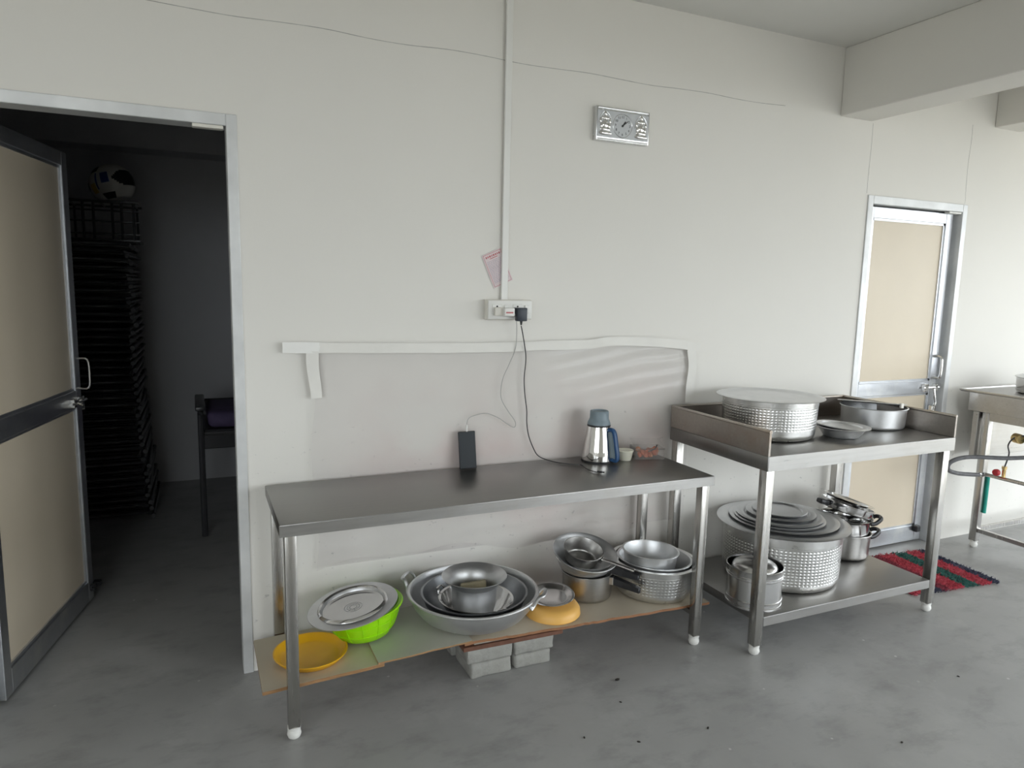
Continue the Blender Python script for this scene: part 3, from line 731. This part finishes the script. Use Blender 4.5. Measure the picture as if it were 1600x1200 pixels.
strap_handle(k2, math.radians(-75), .146, .066, 'polish', .026, .022, .016, .005); strap_handle(k2, math.radians(135), .146, .066, 'polish', .026, .022, .016, .005)
fpot = vessel('flared_pot', 'alu', (KX+.002, KY-.006, KZ+.0245), 'small flared aluminium pot on top of the nested pans, foam block inside', 'pot',
       [(0, 0), (.062, 0), (.080, .008), (.088, .030), (.090, .075), (.094, .095), (.112, .112), (.128, .121), (.131, .124), (.128, .126), (.110, .116), (.091, .098), (.086, .076), (.084, .030), (.077, .011), (.061, .003), (0, .003)], 56)
fpot.scale = (1, 1, 1.25)
mb = MB(); mb.box(-.056, .046, -.016, .016, 0, .108, .004, 2)
for v in mb.bm.verts:
    if v.co.z > .06: v.co.z += v.co.x*.12
tag(mb.build('foam_block', M['soap'], None, (KX+.012, KY+.010, KZ+.0285), (math.radians(-10), 0, math.radians(-14))), 'cream foam block standing in the small flared pot', 'block')

# orange tub with a steel plate on top
ox, oy = 1.150, -.325
vessel('orange_tub', 'orange', (ox, oy, BZ(ox)+.0005), 'orange plastic tub turned upside down beside the wide pan', 'tub',
       [(.100, 0), (.112, 0), (.115, .004), (.113, .024), (.104, .038), (.090, .044), (.060, .045), (0, .045), (0, .042), (.060, .042), (.088, .041), (.101, .035), (.109, .022), (.111, .004)], 56, (0, math.radians(-1), 0))
vessel('steel_plate', 'polish', (ox+.010, oy+.030, BZ(ox)+.050), 'small shiny steel plate lying on the upturned orange tub', 'plate',
       [(0, .004), (.060, .004), (.070, .007), (.082, .017), (.094, .019), (.096, .0175), (.094, .0165), (.083, .0145), (.072, .003), (.060, 0), (0, 0)], 48, (math.radians(5), math.radians(-4), 0))

# pressure cooker base with stacked pans
cx, cy = 1.378, -.212
CZ = BZ(cx)+.0010
pc = thing('cooker_pan', 'brushed pressure cooker base with black handle beside the orange tub', 'cooker', (cx, cy, CZ))
mb = MB(); mb.lathe(vprof(.108, .110, .115, .003, .02, .004), 56); mb.build('body', M['steel'], pc)
def black_handle(root, ang, r, z, L=.15, drop=-.02, name='handle'):
    ca, sa = math.cos(ang), math.sin(ang); mb = MB()
    poly = [(r-.004, .018), (r+.03, .016), (r+.05, .011), (r+L, .014), (r+L+.004, 0), (r+L, -.014), (r+.05, -.011), (r+.03, -.016), (r-.004, -.018)]
    mb.prism(poly, -.010, .012); bmesh.ops.bevel(mb.bm, geom=mb.bm.edges[:], offset=.003, segments=1, affect='EDGES')
    for v in mb.bm.verts: v.co.z += drop*((v.co.x-r)/L) - (.012*(1-(v.co.x-r)/L) if v.co.z < 0 else 0)
    return mb.build(name, M['bakelite'], root, (0, 0, z), (0, 0, ang))
black_handle(pc, math.radians(-50), .114, .098, .125, -.030)
mb = MB(); mb.box(.103, .125, -.02, .02, .075, .108, .002); mb.build('bracket', M['steel'], pc, (0, 0, 0), (0, 0, math.radians(-50)))
pn = thing('shallow_pan', 'shallow aluminium pan with black handle resting on the cooker base', 'pan', (cx-.014, cy+.002, CZ+.1225), (math.radians(2), math.radians(1), 0))
mb = MB(); mb.lathe([(0, 0), (.098, 0), (.108, .006), (.118, .026), (.124, .046), (.129, .047), (.129, .050), (.121, .050), (.115, .027), (.105, .009), (.097, .003), (0, .003)], 56); mb.build('bowl', M['alu'], pn)
black_handle(pn, math.radians(-47), .122, .030, .12, -.020)
for a in (-95, -75):
    mb = MB(); mb.lathe([(0, 0), (.004, 0), (.003, .003), (0, .003)], 10, Matrix.Rotation(math.radians(a), 4, 'Z') @ Matrix.Translation((.1185, 0, .030)) @ Matrix.Rotation(PI/2, 4, 'Y')); mb.build('rivet', M['chrome'], pn)
bw = vessel('mixing_bowl', 'alu', (cx-.030, cy-.010, CZ+.150), 'tilted wide aluminium bowl on the stack, holding the small saucepan', 'bowl',
       [(0, 0), (.080, 0), (.095, .004), (.120, .032), (.134, .056), (.143, .060), (.1445, .063), (.142, .065), (.131, .059), (.116, .034), (.092, .007), (.079, .003), (0, .003)], 60, (math.radians(16), math.radians(1), 0))
sp = thing('saucepan', 'small steel saucepan with long tubular handle inside the tilted bowl', 'saucepan', (cx-.034, cy+.002, CZ+.161), (math.radians(16), math.radians(2), 0))
mb = MB(); mb.lathe(vprof(.072, .085, .062, .002, .014, .0025, .002), 48); mb.build('body', M['steel'], sp)
ha = math.radians(-52); ca, sa = math.cos(ha), math.sin(ha)
mb = MB(); mb.tube([(r*ca, r*sa, z) for r, z in ((.080, .050), (.10, .054), (.15, .060), (.225, .066))], .009, 8, flat=.6); hd = mb.build('handle', M['steel'], sp)
mb = MB(); mb.tube([(r*ca, r*sa, z) for r, z in ((.224, .066), (.236, .067))], .0105, 8, flat=.6); mb.build('end_cap', M['chrome'], hd)
mb = MB(); mb.box(.078, .094, -.014, .014, .036, .060, .002); mb.build('bracket', M['chrome'], sp, (0, 0, 0), (0, 0, ha))

# dimpled pot with smaller pots inside
dx, dy = 1.690, -.266; DZ = BZ(dx)+.002
dp = tag(dimple_pot_mesh(.166, .180, .150, .004, .016, 66, 6, .035, .118, .0015, .028).build('dimpled_pot', M['alu_dim'], None, (dx, dy, DZ), (0, math.radians(1.6), 0)),
         'dimpled aluminium pot at the right end of the low shelf holding smaller pots', 'pot')
vessel('nested_pot', 'alu', (dx+.004, dy+.004, DZ+.005), 'plain aluminium pot nested directly inside the dimpled pot', 'pot', vprof(.140, .160, .150, .003, .02, .008), 60, (0, math.radians(1.6), 0))
vessel('inner_pot', 'alu', (dx-.032, dy-.012, DZ+.009), 'smallest deep aluminium pot inside the nested pot of the dimpled pot', 'pot', vprof(.100, .120, .190, .003, .02, .007), 56, (0, math.radians(1.6), 0))

# ------------------------------------------------------------------ things on the table
ph_ = thing('phone', 'black smartphone standing upright against the wall on the steel table', 'phone', (.868, -.060, TZ+.0005), (math.radians(-10), 0, math.radians(0)))
mb = MB(); mb.box(-.038, .038, -.0045, .0045, 0, .158, .004, 3); mb.build('body', M['black'], ph_)
mb = MB(); mb.box(-.0355, .0355, -.0052, -.0044, .003, .155, .0003); mb.build('screen', M['phonemat'], ph_)

fl = thing('steel_flask', 'mirror-steel tea flask with grey-blue cap and blue handle', 'flask', (1.468, -.115, TZ+.0005))
mb = MB(); mb.lathe([(0, 0), (.070, 0), (.072, .004), (.0725, .010), (.068, .05), (.060, .105), (.054, .140), (.0505, .158), (0, .158)], 64); mb.build('body', M['mirror'], fl)
mb = MB(); mb.lathe([(0, 0), (.0735, 0), (.0735, .007), (.0725, .008), (0, .008)], 56); mb.build('base_ring', M['black'], fl)
mb = MB(); mb.lathe([(0, .158), (.052, .158), (.0525, .163), (.051, .166), (0, .166)], 48); mb.build('collar', M['black'], fl)
mb = MB(); mb.lathe([(0, .166), (.051, .166), (.051, .172), (.046, .184), (.0425, .192), (.0415, .224), (.039, .227), (.034, .227), (.033, .221), (0, .221)], 48); cp = mb.build('cap', M['greyblue'], fl)
mb = MB(); mb.box(-.010, .010, -.043, -.028, .219, .2285, .002); mb.build('cap_notch', M['greyblue'], cp, (0, 0, 0), (0, 0, .3))
hz = math.radians(-60)
mb = MB(); pts = smooth_path([(.050, 0, .145), (.068, 0, .146), (.080, 0, .130), (.092, 0, .07), (.098, 0, .028), (.092, 0, .012), (.072, 0, .014)], 5)
mb.tube(pts, .013, 10, flat=.75); mb.build('handle', M['blue'], fl, (0, 0, 0), (0, 0, hz))
mb = MB(); mb.prism([(.052, .142), (.066, .143), (.076, .13), (.087, .075), (.091, .03), (.086, .016), (.0715, .012), (.066, .06)], -.004, .004, Matrix.Rotation(PI/2, 4, 'X')); mb.build('handle_inset', M['greyblue'], fl, (0, 0, 0), (0, 0, hz))

tub = thing('cream_tub', 'small cream plastic tub on the table beside the food box', 'tub', (1.590, -.150, TZ+.0005))
mb = MB(); mb.lathe([(0, 0), (.026, 0), (.028, .003), (.036, .040), (0, .040)], 40); mb.build('tub_body', M['curd'], tub)
mb = MB(); mb.lathe([(0, .0405), (.037, .0395), (.0385, .042), (.0385, .045), (.036, .047), (.032, .0455), (0, .0455)], 40); mb.build('lid', M['curd'], tub)

fb = thing('food_box', 'clear plastic box of orange-red pickle at the right end of the table', 'food box', (1.715, -.140, TZ+.0005), (0, 0, math.radians(-18)))
mb = MB()
bx_, by_, bh = .068, .048, .050
for (a, b, c, d, e, f_) in ((-bx_, bx_, -by_, by_, 0, .0012), (-bx_, bx_, -by_, -by_+.0012, .0012, bh), (-bx_, bx_, by_-.0012, by_, .0012, bh), (-bx_, -bx_+.0012, -by_+.0012, by_-.0012, .0012, bh), (bx_-.0012, bx_, -by_+.0012, by_-.0012, .0012, bh)):
    mb.box(a, b, c, d, e, f_)
mb.build('box_tray', M['clearbox'], fb)
mb = MB(); mb.box(-bx_-.002, bx_+.002, 0, 2*by_+.004, 0, .0012); mb.box(-bx_-.002, bx_+.002, 0, .0012, -.006, 0); mb.build('box_lid', M['clearbox'], fb, (0, -by_-.002, bh+.001), (math.radians(16), 0, 0))
for i in range(26):
    mb = MB(); s = random.uniform(.010, .019)
    bmesh.ops.create_icosphere(mb.bm, subdivisions=2, radius=s)
    for v in mb.bm.verts: v.co += noise.noise_vector(v.co*90+Vector((i, 0, 0)))*.004; v.co.z *= .75
    mb.build('pickle_piece', M['food' if i % 3 else 'food2'], fb, (random.uniform(-.046, .046), random.uniform(-.028, .028), (.015+random.uniform(0, .018))), (random.random()*3, random.random()*3, 0))
mb = MB(); mb.tube([(.0, -.02, .03), (.03, -.03, .046), (.036, -.034, .066)], .003, 6); mb.build('spoon_handle', M['black'], fb)

# ------------------------------------------------------------------ second table with upstands
T2 = thing('steel_serving_table', 'taller stainless table with raised side guards and lower shelf near the closed door', 'table', (0, 0, 0))
X0, X1, Y0, Y1, Z2 = 1.925, 3.080, -.672, -.030, .865
mb = MB(); mb.box(X0, X1, Y0, Y1, Z2-.062, Z2, .003, 2); mb.build('tabletop', M['steel_top'], T2)
mb = MB(); mb.box(X0+.004, X1, Y0-.0012, Y0, Z2-.062, Z2-.002); mb.build('apron', M['steel'], T2)
for x, dr in ((X0, 1), (X1-.012, -1)):
    mb = MB(); mb.box(x, x+.012, Y0, Y1, Z2, .963, .0015); mb.tube([(x+.006, Y0, .965), (x+.006, Y1, .965)], .008, 8); mb.build('side_guard', M['steel_stained'], T2)
mb = MB(); mb.box(X0+.012, X1-.012, Y1-.012, Y1, Z2, .963, .0015); mb.tube([(X0, Y1-.006, .965), (X1, Y1-.006, .965)], .008, 8); mb.build('back_guard', M['steel_stained'], T2)
for x in (1.951, 3.040):
    for y in (-.645, -.062): leg(T2, x, y, Z2-.062, .021)
mb = MB(); mb.box(1.972, 3.019, -.664, -.044, .128, .168, .003, 2); mb.build('lower_shelf', M['steel_top'], T2)
mb = MB(); mb.box(1.974, 3.017, -.6652, -.664, .128, .166); mb.build('shelf_apron', M['steel'], T2)
SZ = .1685; TZ2 = Z2+.0005
# on its top
pa = tag(dimple_pot_mesh(.205, .212, .180, .004, .010, 84, 8, .050, .150, .0014, .03).build('dimpled_pot', M['alu_dim'], None, (2.262, -.318, TZ2)), 'dimpled aluminium pot with flat lid on top of the guarded table', 'pot')
MB().lathe(lidprof(.240, .004, .005, .16), 72).build('lid', M['alu_lid'], pa, (0, 0, .1855))
sbw = thing('steel_bowl', 'small flared steel bowl between the two pots on the guarded table', 'bowl', (2.565, -.470, TZ2))
mb = MB(); mb.lathe([(0, 0), (.070, 0), (.078, .004), (.098, .034), (.110, .044), (.124, .047), (.125, .049), (.122, .050), (.107, .047), (.094, .036), (.075, .006), (.069, .003), (0, .003)], 56); mb.build('bowl', M['alu'], sbw)
vessel('bowl_plate', 'alu_lid', (2.565, -.470, TZ2+.0535), 'shallow steel plate covering the small flared bowl', 'plate', lidprof(.112, .003, .007, .2), 56, (math.radians(2), math.radians(3), 0))
pb = vessel('cooking_pot', 'alu', (2.945, -.330, TZ2), 'plain straight-sided aluminium pot near the right guard of the table', 'pot', vprof(.146, .150, .100, .003, .016, .006), 64)
pl = thing('slanted_cover', 'thin aluminium lid slanting out of the plain pot', 'lid', (2.940, -.320, TZ2+.120), (math.radians(-5), math.radians(6), 0))
mb = MB(); mb.lathe(lidprof(.158, .004, .006, .12), 60); mb.build('plate', M['alu'], pl)
mb = MB(); mb.box(-.010, .010, -.006, .006, -.016, .008, .002); mb.build('clip', M['plastic_ivory'], pl, (.018, -.152, -.004))
# on its lower shelf
bp = (2.392, -.325)
bpot = tag(dimple_pot_mesh(.266, .272, .262, .005, .010, 92, 12, .040, .212, .0024, .035).build('dimpled_cauldron', M['alu_dim'], None, (bp[0], bp[1], SZ)), 'largest dimpled aluminium pot on the lower shelf under the stack of lids', 'pot')
lz = SZ+.270
for r, ox_, oy_, nm in ((.305, 0, 0, 'largest lid of the stack on the big dimpled pot'), (.252, .012, .008, 'second largest lid in the stack on the big pot'),
                        (.208, -.018, .004, 'third lid from the bottom in the stack on the big pot'), (.200, -.016, .008, 'fourth lid from the bottom in the stack on the big pot'),
                        (.160, -.004, .012, 'second smallest lid near the top of the stack'), (.126, -.006, .016, 'smallest lid on top of the stack of lids')):
    vessel('round_cover', 'alu_lid', (bp[0]+ox_, bp[1]+oy_, lz), nm, 'lid', lidprof(r, .004, .006, .17), 72, group='stacked lids on the big pot'); lz += .0098
cn = thing('steel_canister', 'cylindrical steel canister with domed lid behind the front leg of the guarded table', 'canister', (2.045, -.522, SZ)); cn.scale = (.955, .955, .98)
mb = MB(); mb.lathe([(0, 0), (.122, 0), (.125, .003), (.125, .012), (.1225, .014), (.1225, .028), (.125, .030), (.1255, .034), (.1225, .037), (.1225, .128), (.1255, .131), (.1255, .134), (.123, .136), (.123, .140), (.1255, .142), (.1255, .145), (.124, .147), (.1255, .172), (.127, .174), (.125, .176), (.122, .174), (.121, .14), (.120, .004), (0, .004)], 64); mb.build('body', M['can'], cn)
mb = MB(); mb.lathe([(0, .196), (.03, .195), (.065, .188), (.090, .176), (.102, .163), (.104, .155), (.101, .152), (0, .152)], 56); ld = mb.build('lid', M['can'], cn, (0, 0, .004))
mb = MB(); mb.lathe([(0, .196), (.010, .196), (.009, .205), (.016, .211), (.016, .217), (.010, .220), (0, .220)], 20); mb.build('knob', M['black'], ld)
# pressure cookers at the right
ckx, cky = 2.905, -.262
def loop_handle(root, ang, r, z, s=1.0):
    ca, sa = math.cos(ang), math.sin(ang)
    def P(rad, tan, zz): return (rad*ca-tan*sa, rad*sa+tan*ca, zz)
    mb = MB(); mb.tube(smooth_path([P(r-.006, -.034*s, z-.012), P(r+.02, -.034*s, z-.008), P(r+.050*s, -.026*s, z+.012), P(r+.060*s, 0, z+.016), P(r+.050*s, .026*s, z+.012), P(r+.02, .034*s, z-.008), P(r-.006, .034*s, z-.012)], 4), .0095, 8, flat=1.2)
    return mb.build('handle', M['bakelite'], root)
c1 = thing('tall_pot', 'lower steel pot with black loop handles beside the big dimpled pot', 'pot', (ckx, cky, SZ))
mb = MB(); mb.lathe(vprof(.118, .122, .128, .003, .02, .004), 56); mb.build('body', M['steel'], c1); loop_handle(c1, math.radians(-18), .122, .112); loop_handle(c1, math.radians(162), .122, .112)
c2 = thing('upper_pot', 'upper steel pot with black loop handles stacked in the lower one', 'pot', (ckx-.002, cky+.002, SZ+.104))
mb = MB(); mb.lathe([(0, 0), (.095, 0), (.112, .012), (.115, .040), (.116, .088), (.121, .096), (.130, .100), (.132, .103), (.130, .105), (.118, .101), (.112, .090), (.111, .040), (.108, .014), (.093, .003), (0, .003)], 56); mb.build('body', M['polish'], c2); loop_handle(c2, math.radians(-22), .124, .080); loop_handle(c2, math.radians(158), .124, .080)
c3 = thing('cooker_lid_pan', 'tilted polished steel pan with a black side grip atop the stacked pots', 'pan', (ckx-.008, cky+.004, SZ+.232), (math.radians(4), math.radians(15), 0))
c3.scale = (1.08, 1.08, 1.08)
mb = MB(); mb.lathe([(0, 0), (.104, 0), (.114, .005), (.119, .016), (.120, .036), (.124, .038), (.124, .041), (.117, .041), (.115, .018), (.111, .008), (.103, .003), (0, .003)], 56); mb.build('bowl', M['polish'], c3)
mb = MB(); mb.box(.118, .168, -.020, .020, .008, .030, .006, 2); mb.build('handle', M['bakelite'], c3, (0, 0, 0), (0, 0, math.radians(172)))
mb = MB(); mb.box(.116, .138, -.016, .016, .006, .028, .005, 2); mb.build('handle', M['bakelite'], c3, (0, 0, 0), (0, 0, math.radians(-15)))
vessel('steel_plate', 'polish', (ckx-.004, cky+.006, SZ+.2830), 'bright rimmed steel plate tilted on top of the stacked pots', 'plate',
       [(0, .002), (.090, .002), (.098, .005), (.106, .014), (.134, .016), (.137, .0145), (.134, .0135), (.108, .0115), (.1, .002), (.09, 0), (0, 0)], 56, (math.radians(4), math.radians(17), 0))

# ------------------------------------------------------------------ rug
rug = thing('rag_rug', 'shaggy striped rag rug in red, green and navy beside the guarded table', 'rug', (3.46, -.31, .001), (0, 0, math.radians(-6)))
stripes = [(-.30, -.21, 'red_rag'), (-.21, -.10, 'navy_rag'), (-.10, -.045, 'darkred_rag'), (-.045, .06, 'red_rag'), (.06, .155, 'green_rag'), (.155, .25, 'red_rag'), (.25, .31, 'navy_rag')]
for (a, b, mt) in stripes:
    mb = MB(); mb.box(a, b, -.225, .235, 0, .006)
    for i in range(int((b-a)*6000)):
        x = random.uniform(a, b); y = random.uniform(-.245, .25); h = random.uniform(.012, .022)
        an = random.random()*2*PI; l = random.uniform(.008, .022); wd = .004
        d = Vector((math.cos(an), math.sin(an), 0)); n = Vector((-d.y, d.x, 0))
        base = Vector((x, y, .004)); tip = base+d*l+Vector((0, 0, h-.008))
        vs4 = [mb.bm.verts.new(base-n*wd), mb.bm.verts.new(base+n*wd), mb.bm.verts.new(base+d*wd*1.5), mb.bm.verts.new(tip)]
        for t3 in ((0, 1, 3), (1, 2, 3), (2, 0, 3)): mb.bm.faces.new([vs4[q] for q in t3])
    mb.build('stripe', M[mt], rug)

# ------------------------------------------------------------------ cooking range at the right edge
sv = thing('cooking_range', 'stainless cooking range stand with gas fittings at the right edge', 'cooking range', (0, 0, 0))
SX0, SX1, SY0, SY1 = 4.075, 5.30, -.80, -.085
mb = MB(); mb.box(SX0, SX1, SY0, SY1, .845, .962, .003); mb.build('body', M['steel'], sv)
mb = MB(); mb.box(SX0-.07, SX1, SY0-.03, SY1+.012, .962, .972, .003); mb.build('top_plate', M['steel_top'], sv)
mb = MB(); mb.tube([(SX0-.07, SY0-.03, .972), (SX0-.07, SY1+.010, .972)], .007, 8); mb.tube([(SX0-.07, SY1+.010, .972), (SX1, SY1+.010, .972)], .007, 8); mb.build('rolled_rim', M['steel'], sv)
for x in (4.148, 5.24):
    for y in (-.165, -.72):
        l = leg(sv, x, y, .845, .021)
mb = MB(); mb.box(4.128, 5.26, -.74, -.145, .79, .843, .002); mb.build('top_frame', M['steel'], sv)
for z, y in ((.10, -.165), (.10, -.72)):
    mb = MB(); mb.box(4.17, 5.22, y-.012, y+.012, z, z+.024); mb.build('stretcher', M['steel_leg'], sv)
mb = MB(); mb.box(4.136, 4.160, -.70, -.186, .10, .124); mb.build('stretcher', M['steel_leg'], sv)
mb = MB(); mb.box(4.10, 5.2, -.135, -.105, .56, .84, .002); mb.build('back_panel', M['steel'], sv)
mb = MB(); mb.tube([(4.115, -.20, .470), (4.115, -.79, .470)], .011, 10); mb.build('gas_pipe', M['steel_leg'], sv)
mb = MB(); mb.tube([(4.115, -.31, .48), (4.115, -.31, .53)], .010, 10); mb.tube([(4.115, -.31, .53), (4.115, -.31, .545)], .014, 8); mb.build('gas_valve', M['brass'], sv)
mb = MB(); mb.lathe([(0, 0), (.016, 0), (.020, .006), (.020, .022), (.015, .028), (0, .028)], 12, Matrix.Translation((4.092, -.29, .507)) @ Matrix.Rotation(-PI/2, 4, 'Y')); mb.build('valve_knob', M['red_knob'], sv)
mb = MB(); mb.tube(smooth_path([(4.115, -.31, .54), (4.125, -.32, .62), (4.09, -.33, .68), (4.10, -.36, .73), (4.16, -.42, .75)], 5), .004, 6); mb.build('feed_tube', M['black'], sv)
mb = MB(); mb.lathe([(0, 0), (.026, 0), (.028, .01), (.028, .045), (.022, .05), (0, .05)], 20, Matrix.Translation((4.115, -.38, .72)) @ Matrix.Rotation(-.4, 4, 'Z') @ Matrix.Rotation(-PI/2, 4, 'X')); mb.build('control_knob', M['brass'], sv)
mb = MB(); mb.box(4.12, 4.20, -.60, -.42, .68, .785, .006); mb.build('burner_body', M['greyblue'], sv)
mb = MB(); mb.tube([(4.175, -.192, .45), (4.174, -.192, .22)], .010, 8); mb.build('teal_pipe', M['green_tape'], sv)
hs = smooth_path([(4.50, -.60, .70), (4.20, -.52, .655), (4.00, -.40, .625), (3.80, -.30, .625), (3.69, -.27, .60), (3.70, -.25, .55), (3.80, -.235, .515), (3.95, -.225, .490), (4.075, -.205, .472), (4.110, -.203, .470)], 6)
mb = MB(); mb.tube(hs, .012, 10)
hose = tag(mb.build('gas_hose', M['rubber']), 'grey ribbed gas hose looping out from the cooking range', 'hose')
for k in range(6, len(hs)-6, 2):
    pass
mb = MB()
for k in (len(hs)-9, len(hs)-5): mb.tube([hs[k], hs[k+1]], .0145, 10)
mb.build('hose_clamp', M['chrome'], hose)
rp = thing('rice_pot', 'round steel pot with lid standing on the cooking range', 'pot', (4.33, -.40, .9735))
mb = MB(); mb.lathe(vprof(.180, .182, .090, .003, .02, .004), 56); mb.build('body', M['polish'], rp)
mb = MB(); mb.lathe([(0, .118), (.08, .116), (.15, .108), (.182, .096), (.190, .094), (.190, .0935), (.182, .0935), (0, .100)], 56); mb.build('lid', M['alu'], rp)

# ------------------------------------------------------------------ dark store room
def folded_chair_parts():
    W_, L_ = .205, .39; out = []
    def U(w, l0, l1, z, r):
        return MB().tube(smooth_path([(-w, l0, z), (-w, l1-.05, z), (-w+.05, l1, z), (w-.05, l1, z), (w, l1-.05, z), (w, l0, z)], 3), r, 6)
    out.append(('back_frame', U(W_, -L_, L_, .011, .0105).mesh('back_frame', M['chairblack'])))
    out.append(('leg_frame', MB().tube(smooth_path([(-W_+.025, L_-.05, .033), (-W_+.025, -L_+.04, .033), (-W_+.06, -L_, .033), (W_-.06, -L_, .033), (W_-.025, -L_+.04, .033), (W_-.025, L_-.05, .033)], 3), .0105, 6).mesh('leg_frame', M['chairblack'])))
    for k in range(6):
        y = -.30+.075*k; out.append(('slat', MB().box(-W_+.02, W_-.02, y-.016, y+.016, .018, .026).mesh('slat', M['chairblack'])))
    for y in (.27, .33):
        out.append(('back_slat', MB().box(-W_+.01, W_-.01, y-.02, y+.02, .006, .016).mesh('back_slat', M['chairblack'])))
    for s in (-1, 1):
        me = MB().lathe([(0, 0), (.013, 0), (.014, .01), (.014, .028), (0, .03)], 10, Matrix.Translation((s*W_, -L_+.005, .011)) @ Matrix.Rotation(PI/2, 4, 'X')).mesh('end_cap', M['cap_dark'])
        out.append(('end_cap', me))
    return out
CHP = folded_chair_parts()
def folded_chair(loc, rot, label, group):
    root = thing('folding_chair', label, 'chair', loc, rot, group)
    for nm, me in CHP: link(nm, me, root)
    return root
zc = .001; NCH = 37
for i in range(NCH):
    off = -.055*min(1, i/14); 
    folded_chair((-.655+off+random.uniform(-.008, .008), 2.56+random.uniform(-.012, .012), zc), (0, 0, random.uniform(-.03, .03)),
                 'topmost black folding chair of the tall dark stack, under the wire rack' if i == NCH-1 else 'lowest black folding chair of the tall dark stack, lying on the floor' if i == 0 else 'black steel folding chair lying flat within the tall dark stack', 'folding chairs stacked in the store room'); zc += .0470
# upturned wire rack on the stack
rk = thing('wire_rack', 'black wire rack on top of the stacked chairs under the helmet', 'rack', (-.665, 2.42, zc+.001))
def bar(root, nm, p, q, r=.007): return MB().tube([p, q], r, 6).build(nm, M['chairblack'], root)
for z in (.008, .045, .12, .185, .238): bar(rk, 'rail', (-.20, -.17, z), (.215, -.17, z), .0085 if z in (.008, .238) else .005)
for z in (.008, .238): bar(rk, 'rail', (-.20, .17, z), (.215, .17, z), .0075)
for x in (-.17, -.085, -.03, .07, .12, .185): bar(rk, 'upright', (x, -.17, .0), (x, -.17, .238), .0085)
for x in (-.17, .185): bar(rk, 'upright', (x, .17, .0), (x, .17, .238), .0075)
for x in (-.17, .0, .185):
    for z in (.008, .238): bar(rk, 'cross_bar', (x, -.17, z), (x, .17, z))
hz0 = zc+.001+.2465
# helmet
hm = thing('helmet', 'white motorcycle helmet with blue and yellow decals on the wire rack', 'helmet', (-.600, 2.42, hz0+.116), (math.radians(0), math.radians(0), math.radians(0)))
HR = (.135, .118, .122)
Rh = Matrix.Rotation(math.radians(-28), 4, 'Z') @ Matrix.Rotation(math.radians(-14), 4, 'Y')
def hpt(lat, lon, k=1.0):
    la, lo = math.radians(lat), math.radians(lon)
    p = Vector((HR[0]*math.cos(la)*math.cos(lo), HR[1]*math.cos(la)*math.sin(lo), HR[2]*math.sin(la)))*k
    p.z = max(p.z, -.098*k); return Rh @ p
def patch(la0, la1, lo0, lo1, k, th, mat, nm, na=10, no=14, skip=None):
    mb = MB(); g = [[mb.bm.verts.new(hpt(la0+(la1-la0)*i/na, lo0+(lo1-lo0)*j/no, k)) for j in range(no+1)] for i in range(na+1)]
    for i in range(na):
        for j in range(no):
            la = la0+(la1-la0)*(i+.5)/na; lo = lo0+(lo1-lo0)*(j+.5)/no
            if skip and skip(la, lo): continue
            mb.bm.faces.new((g[i][j], g[i][j+1], g[i+1][j+1], g[i+1][j]))
    bmesh.ops.remove_doubles(mb.bm, verts=mb.bm.verts[:], dist=.0004)
    mb.bm.normal_update(); bmesh.ops.solidify(mb.bm, geom=mb.bm.faces[:], thickness=th)
    return mb.build(nm, M[mat], hm, ang=60)
patch(-88, 90, -180, 180, 1.0, .006, 'helmet_white', 'shell', 36, 72, lambda la, lo: (lo/58)**2+((la-6)/27)**2 < 1)
patch(-26, 38, -66, 66, .955, .004, 'dark_hole', 'visor', 20, 36)
patch(-5, 25, -88, -68, 1.012, .002, 'helmet_blue', 'decal', 6, 6); patch(-28, 0, -125, -108, 1.012, .002, 'helmet_yellow', 'decal', 6, 6)
patch(-20, 28, -104, -100, 1.012, .002, 'helmet_blue', 'decal', 8, 3); patch(35, 55, -130, -100, 1.012, .002, 'dark_hole', 'decal', 6, 6)
patch(-60, -34, -100, -60, 1.012, .002, 'dark_hole', 'decal', 6, 8); patch(-10, 10, -160, -140, 1.012, .002, 'dark_hole', 'decal', 6, 6)
# chair with purple cushion behind the jamb
cw = thing('armchair', 'black steel armchair half hidden behind the door jamb in the dark room', 'chair', (.10, 2.0, 0))
for x in (-.25, .25):
    MB().tube(smooth_path([(x, -.33, 0), (x, -.32, .35), (x, -.30, .69), (x, -.24, .735), (x, .22, .735), (x, .28, .69), (x, .34, 0)], 5), .017, 8).build('side_frame', M['chairblack'], cw)
    MB().box(x-.028, x+.028, -.27, .24, .748, .775, .008, 2).build('arm_pad', M['chairblack'], cw)
MB().box(-.235, .235, -.28, .28, .60, .635, .006).build('seat', M['chairblack'], cw)
MB().box(-.235, .235, .255, .28, .40, .74, .006).build('backrest', M['chairblack'], cw)
for y in (-.29, .27): MB().tube([(-.25, y, .617), (.25, y, .617)], .012, 8).build('cross_bar', M['chairblack'], cw)
cu = MB(); cu.box(-.215, .215, -.26, .245, 0, .105, .035, 4)
for v in cu.bm.verts: v.co += noise.noise_vector(v.co*7)*.012; v.co.z = max(v.co.z, 0)
tag(cu.build('cushion_bundle', M['purple'], None, (.10, 2.0, .6365), ang=60), 'folded purple cloth bundle on the armchair behind the jamb', 'cloth')
# crumbs on the floor
for i, (x, y, s) in enumerate([(1.30, -.60, .012), (1.0, -.86, .006), (1.16, -.95, .007), (1.43, -.98, .007), (1.23, -.73, .006), (2.0, -1.30, .007), (2.6, -1.1, .006)]):
    mb = MB(); bmesh.ops.create_icosphere(mb.bm, subdivisions=1, radius=s)
    for v in mb.bm.verts: v.co = Vector((v.co.x*(1+.6*noise.noise(v.co*200+Vector((i, 0, 0)))), v.co.y*.6, v.co.z*.35+s*.35))
    tag(mb.build('floor_crumb', M['debris'], None, (x, y, .0), (0, 0, i*1.3)), 'tiny dark crumb lying on the concrete floor', 'debris', 'crumbs on the floor')
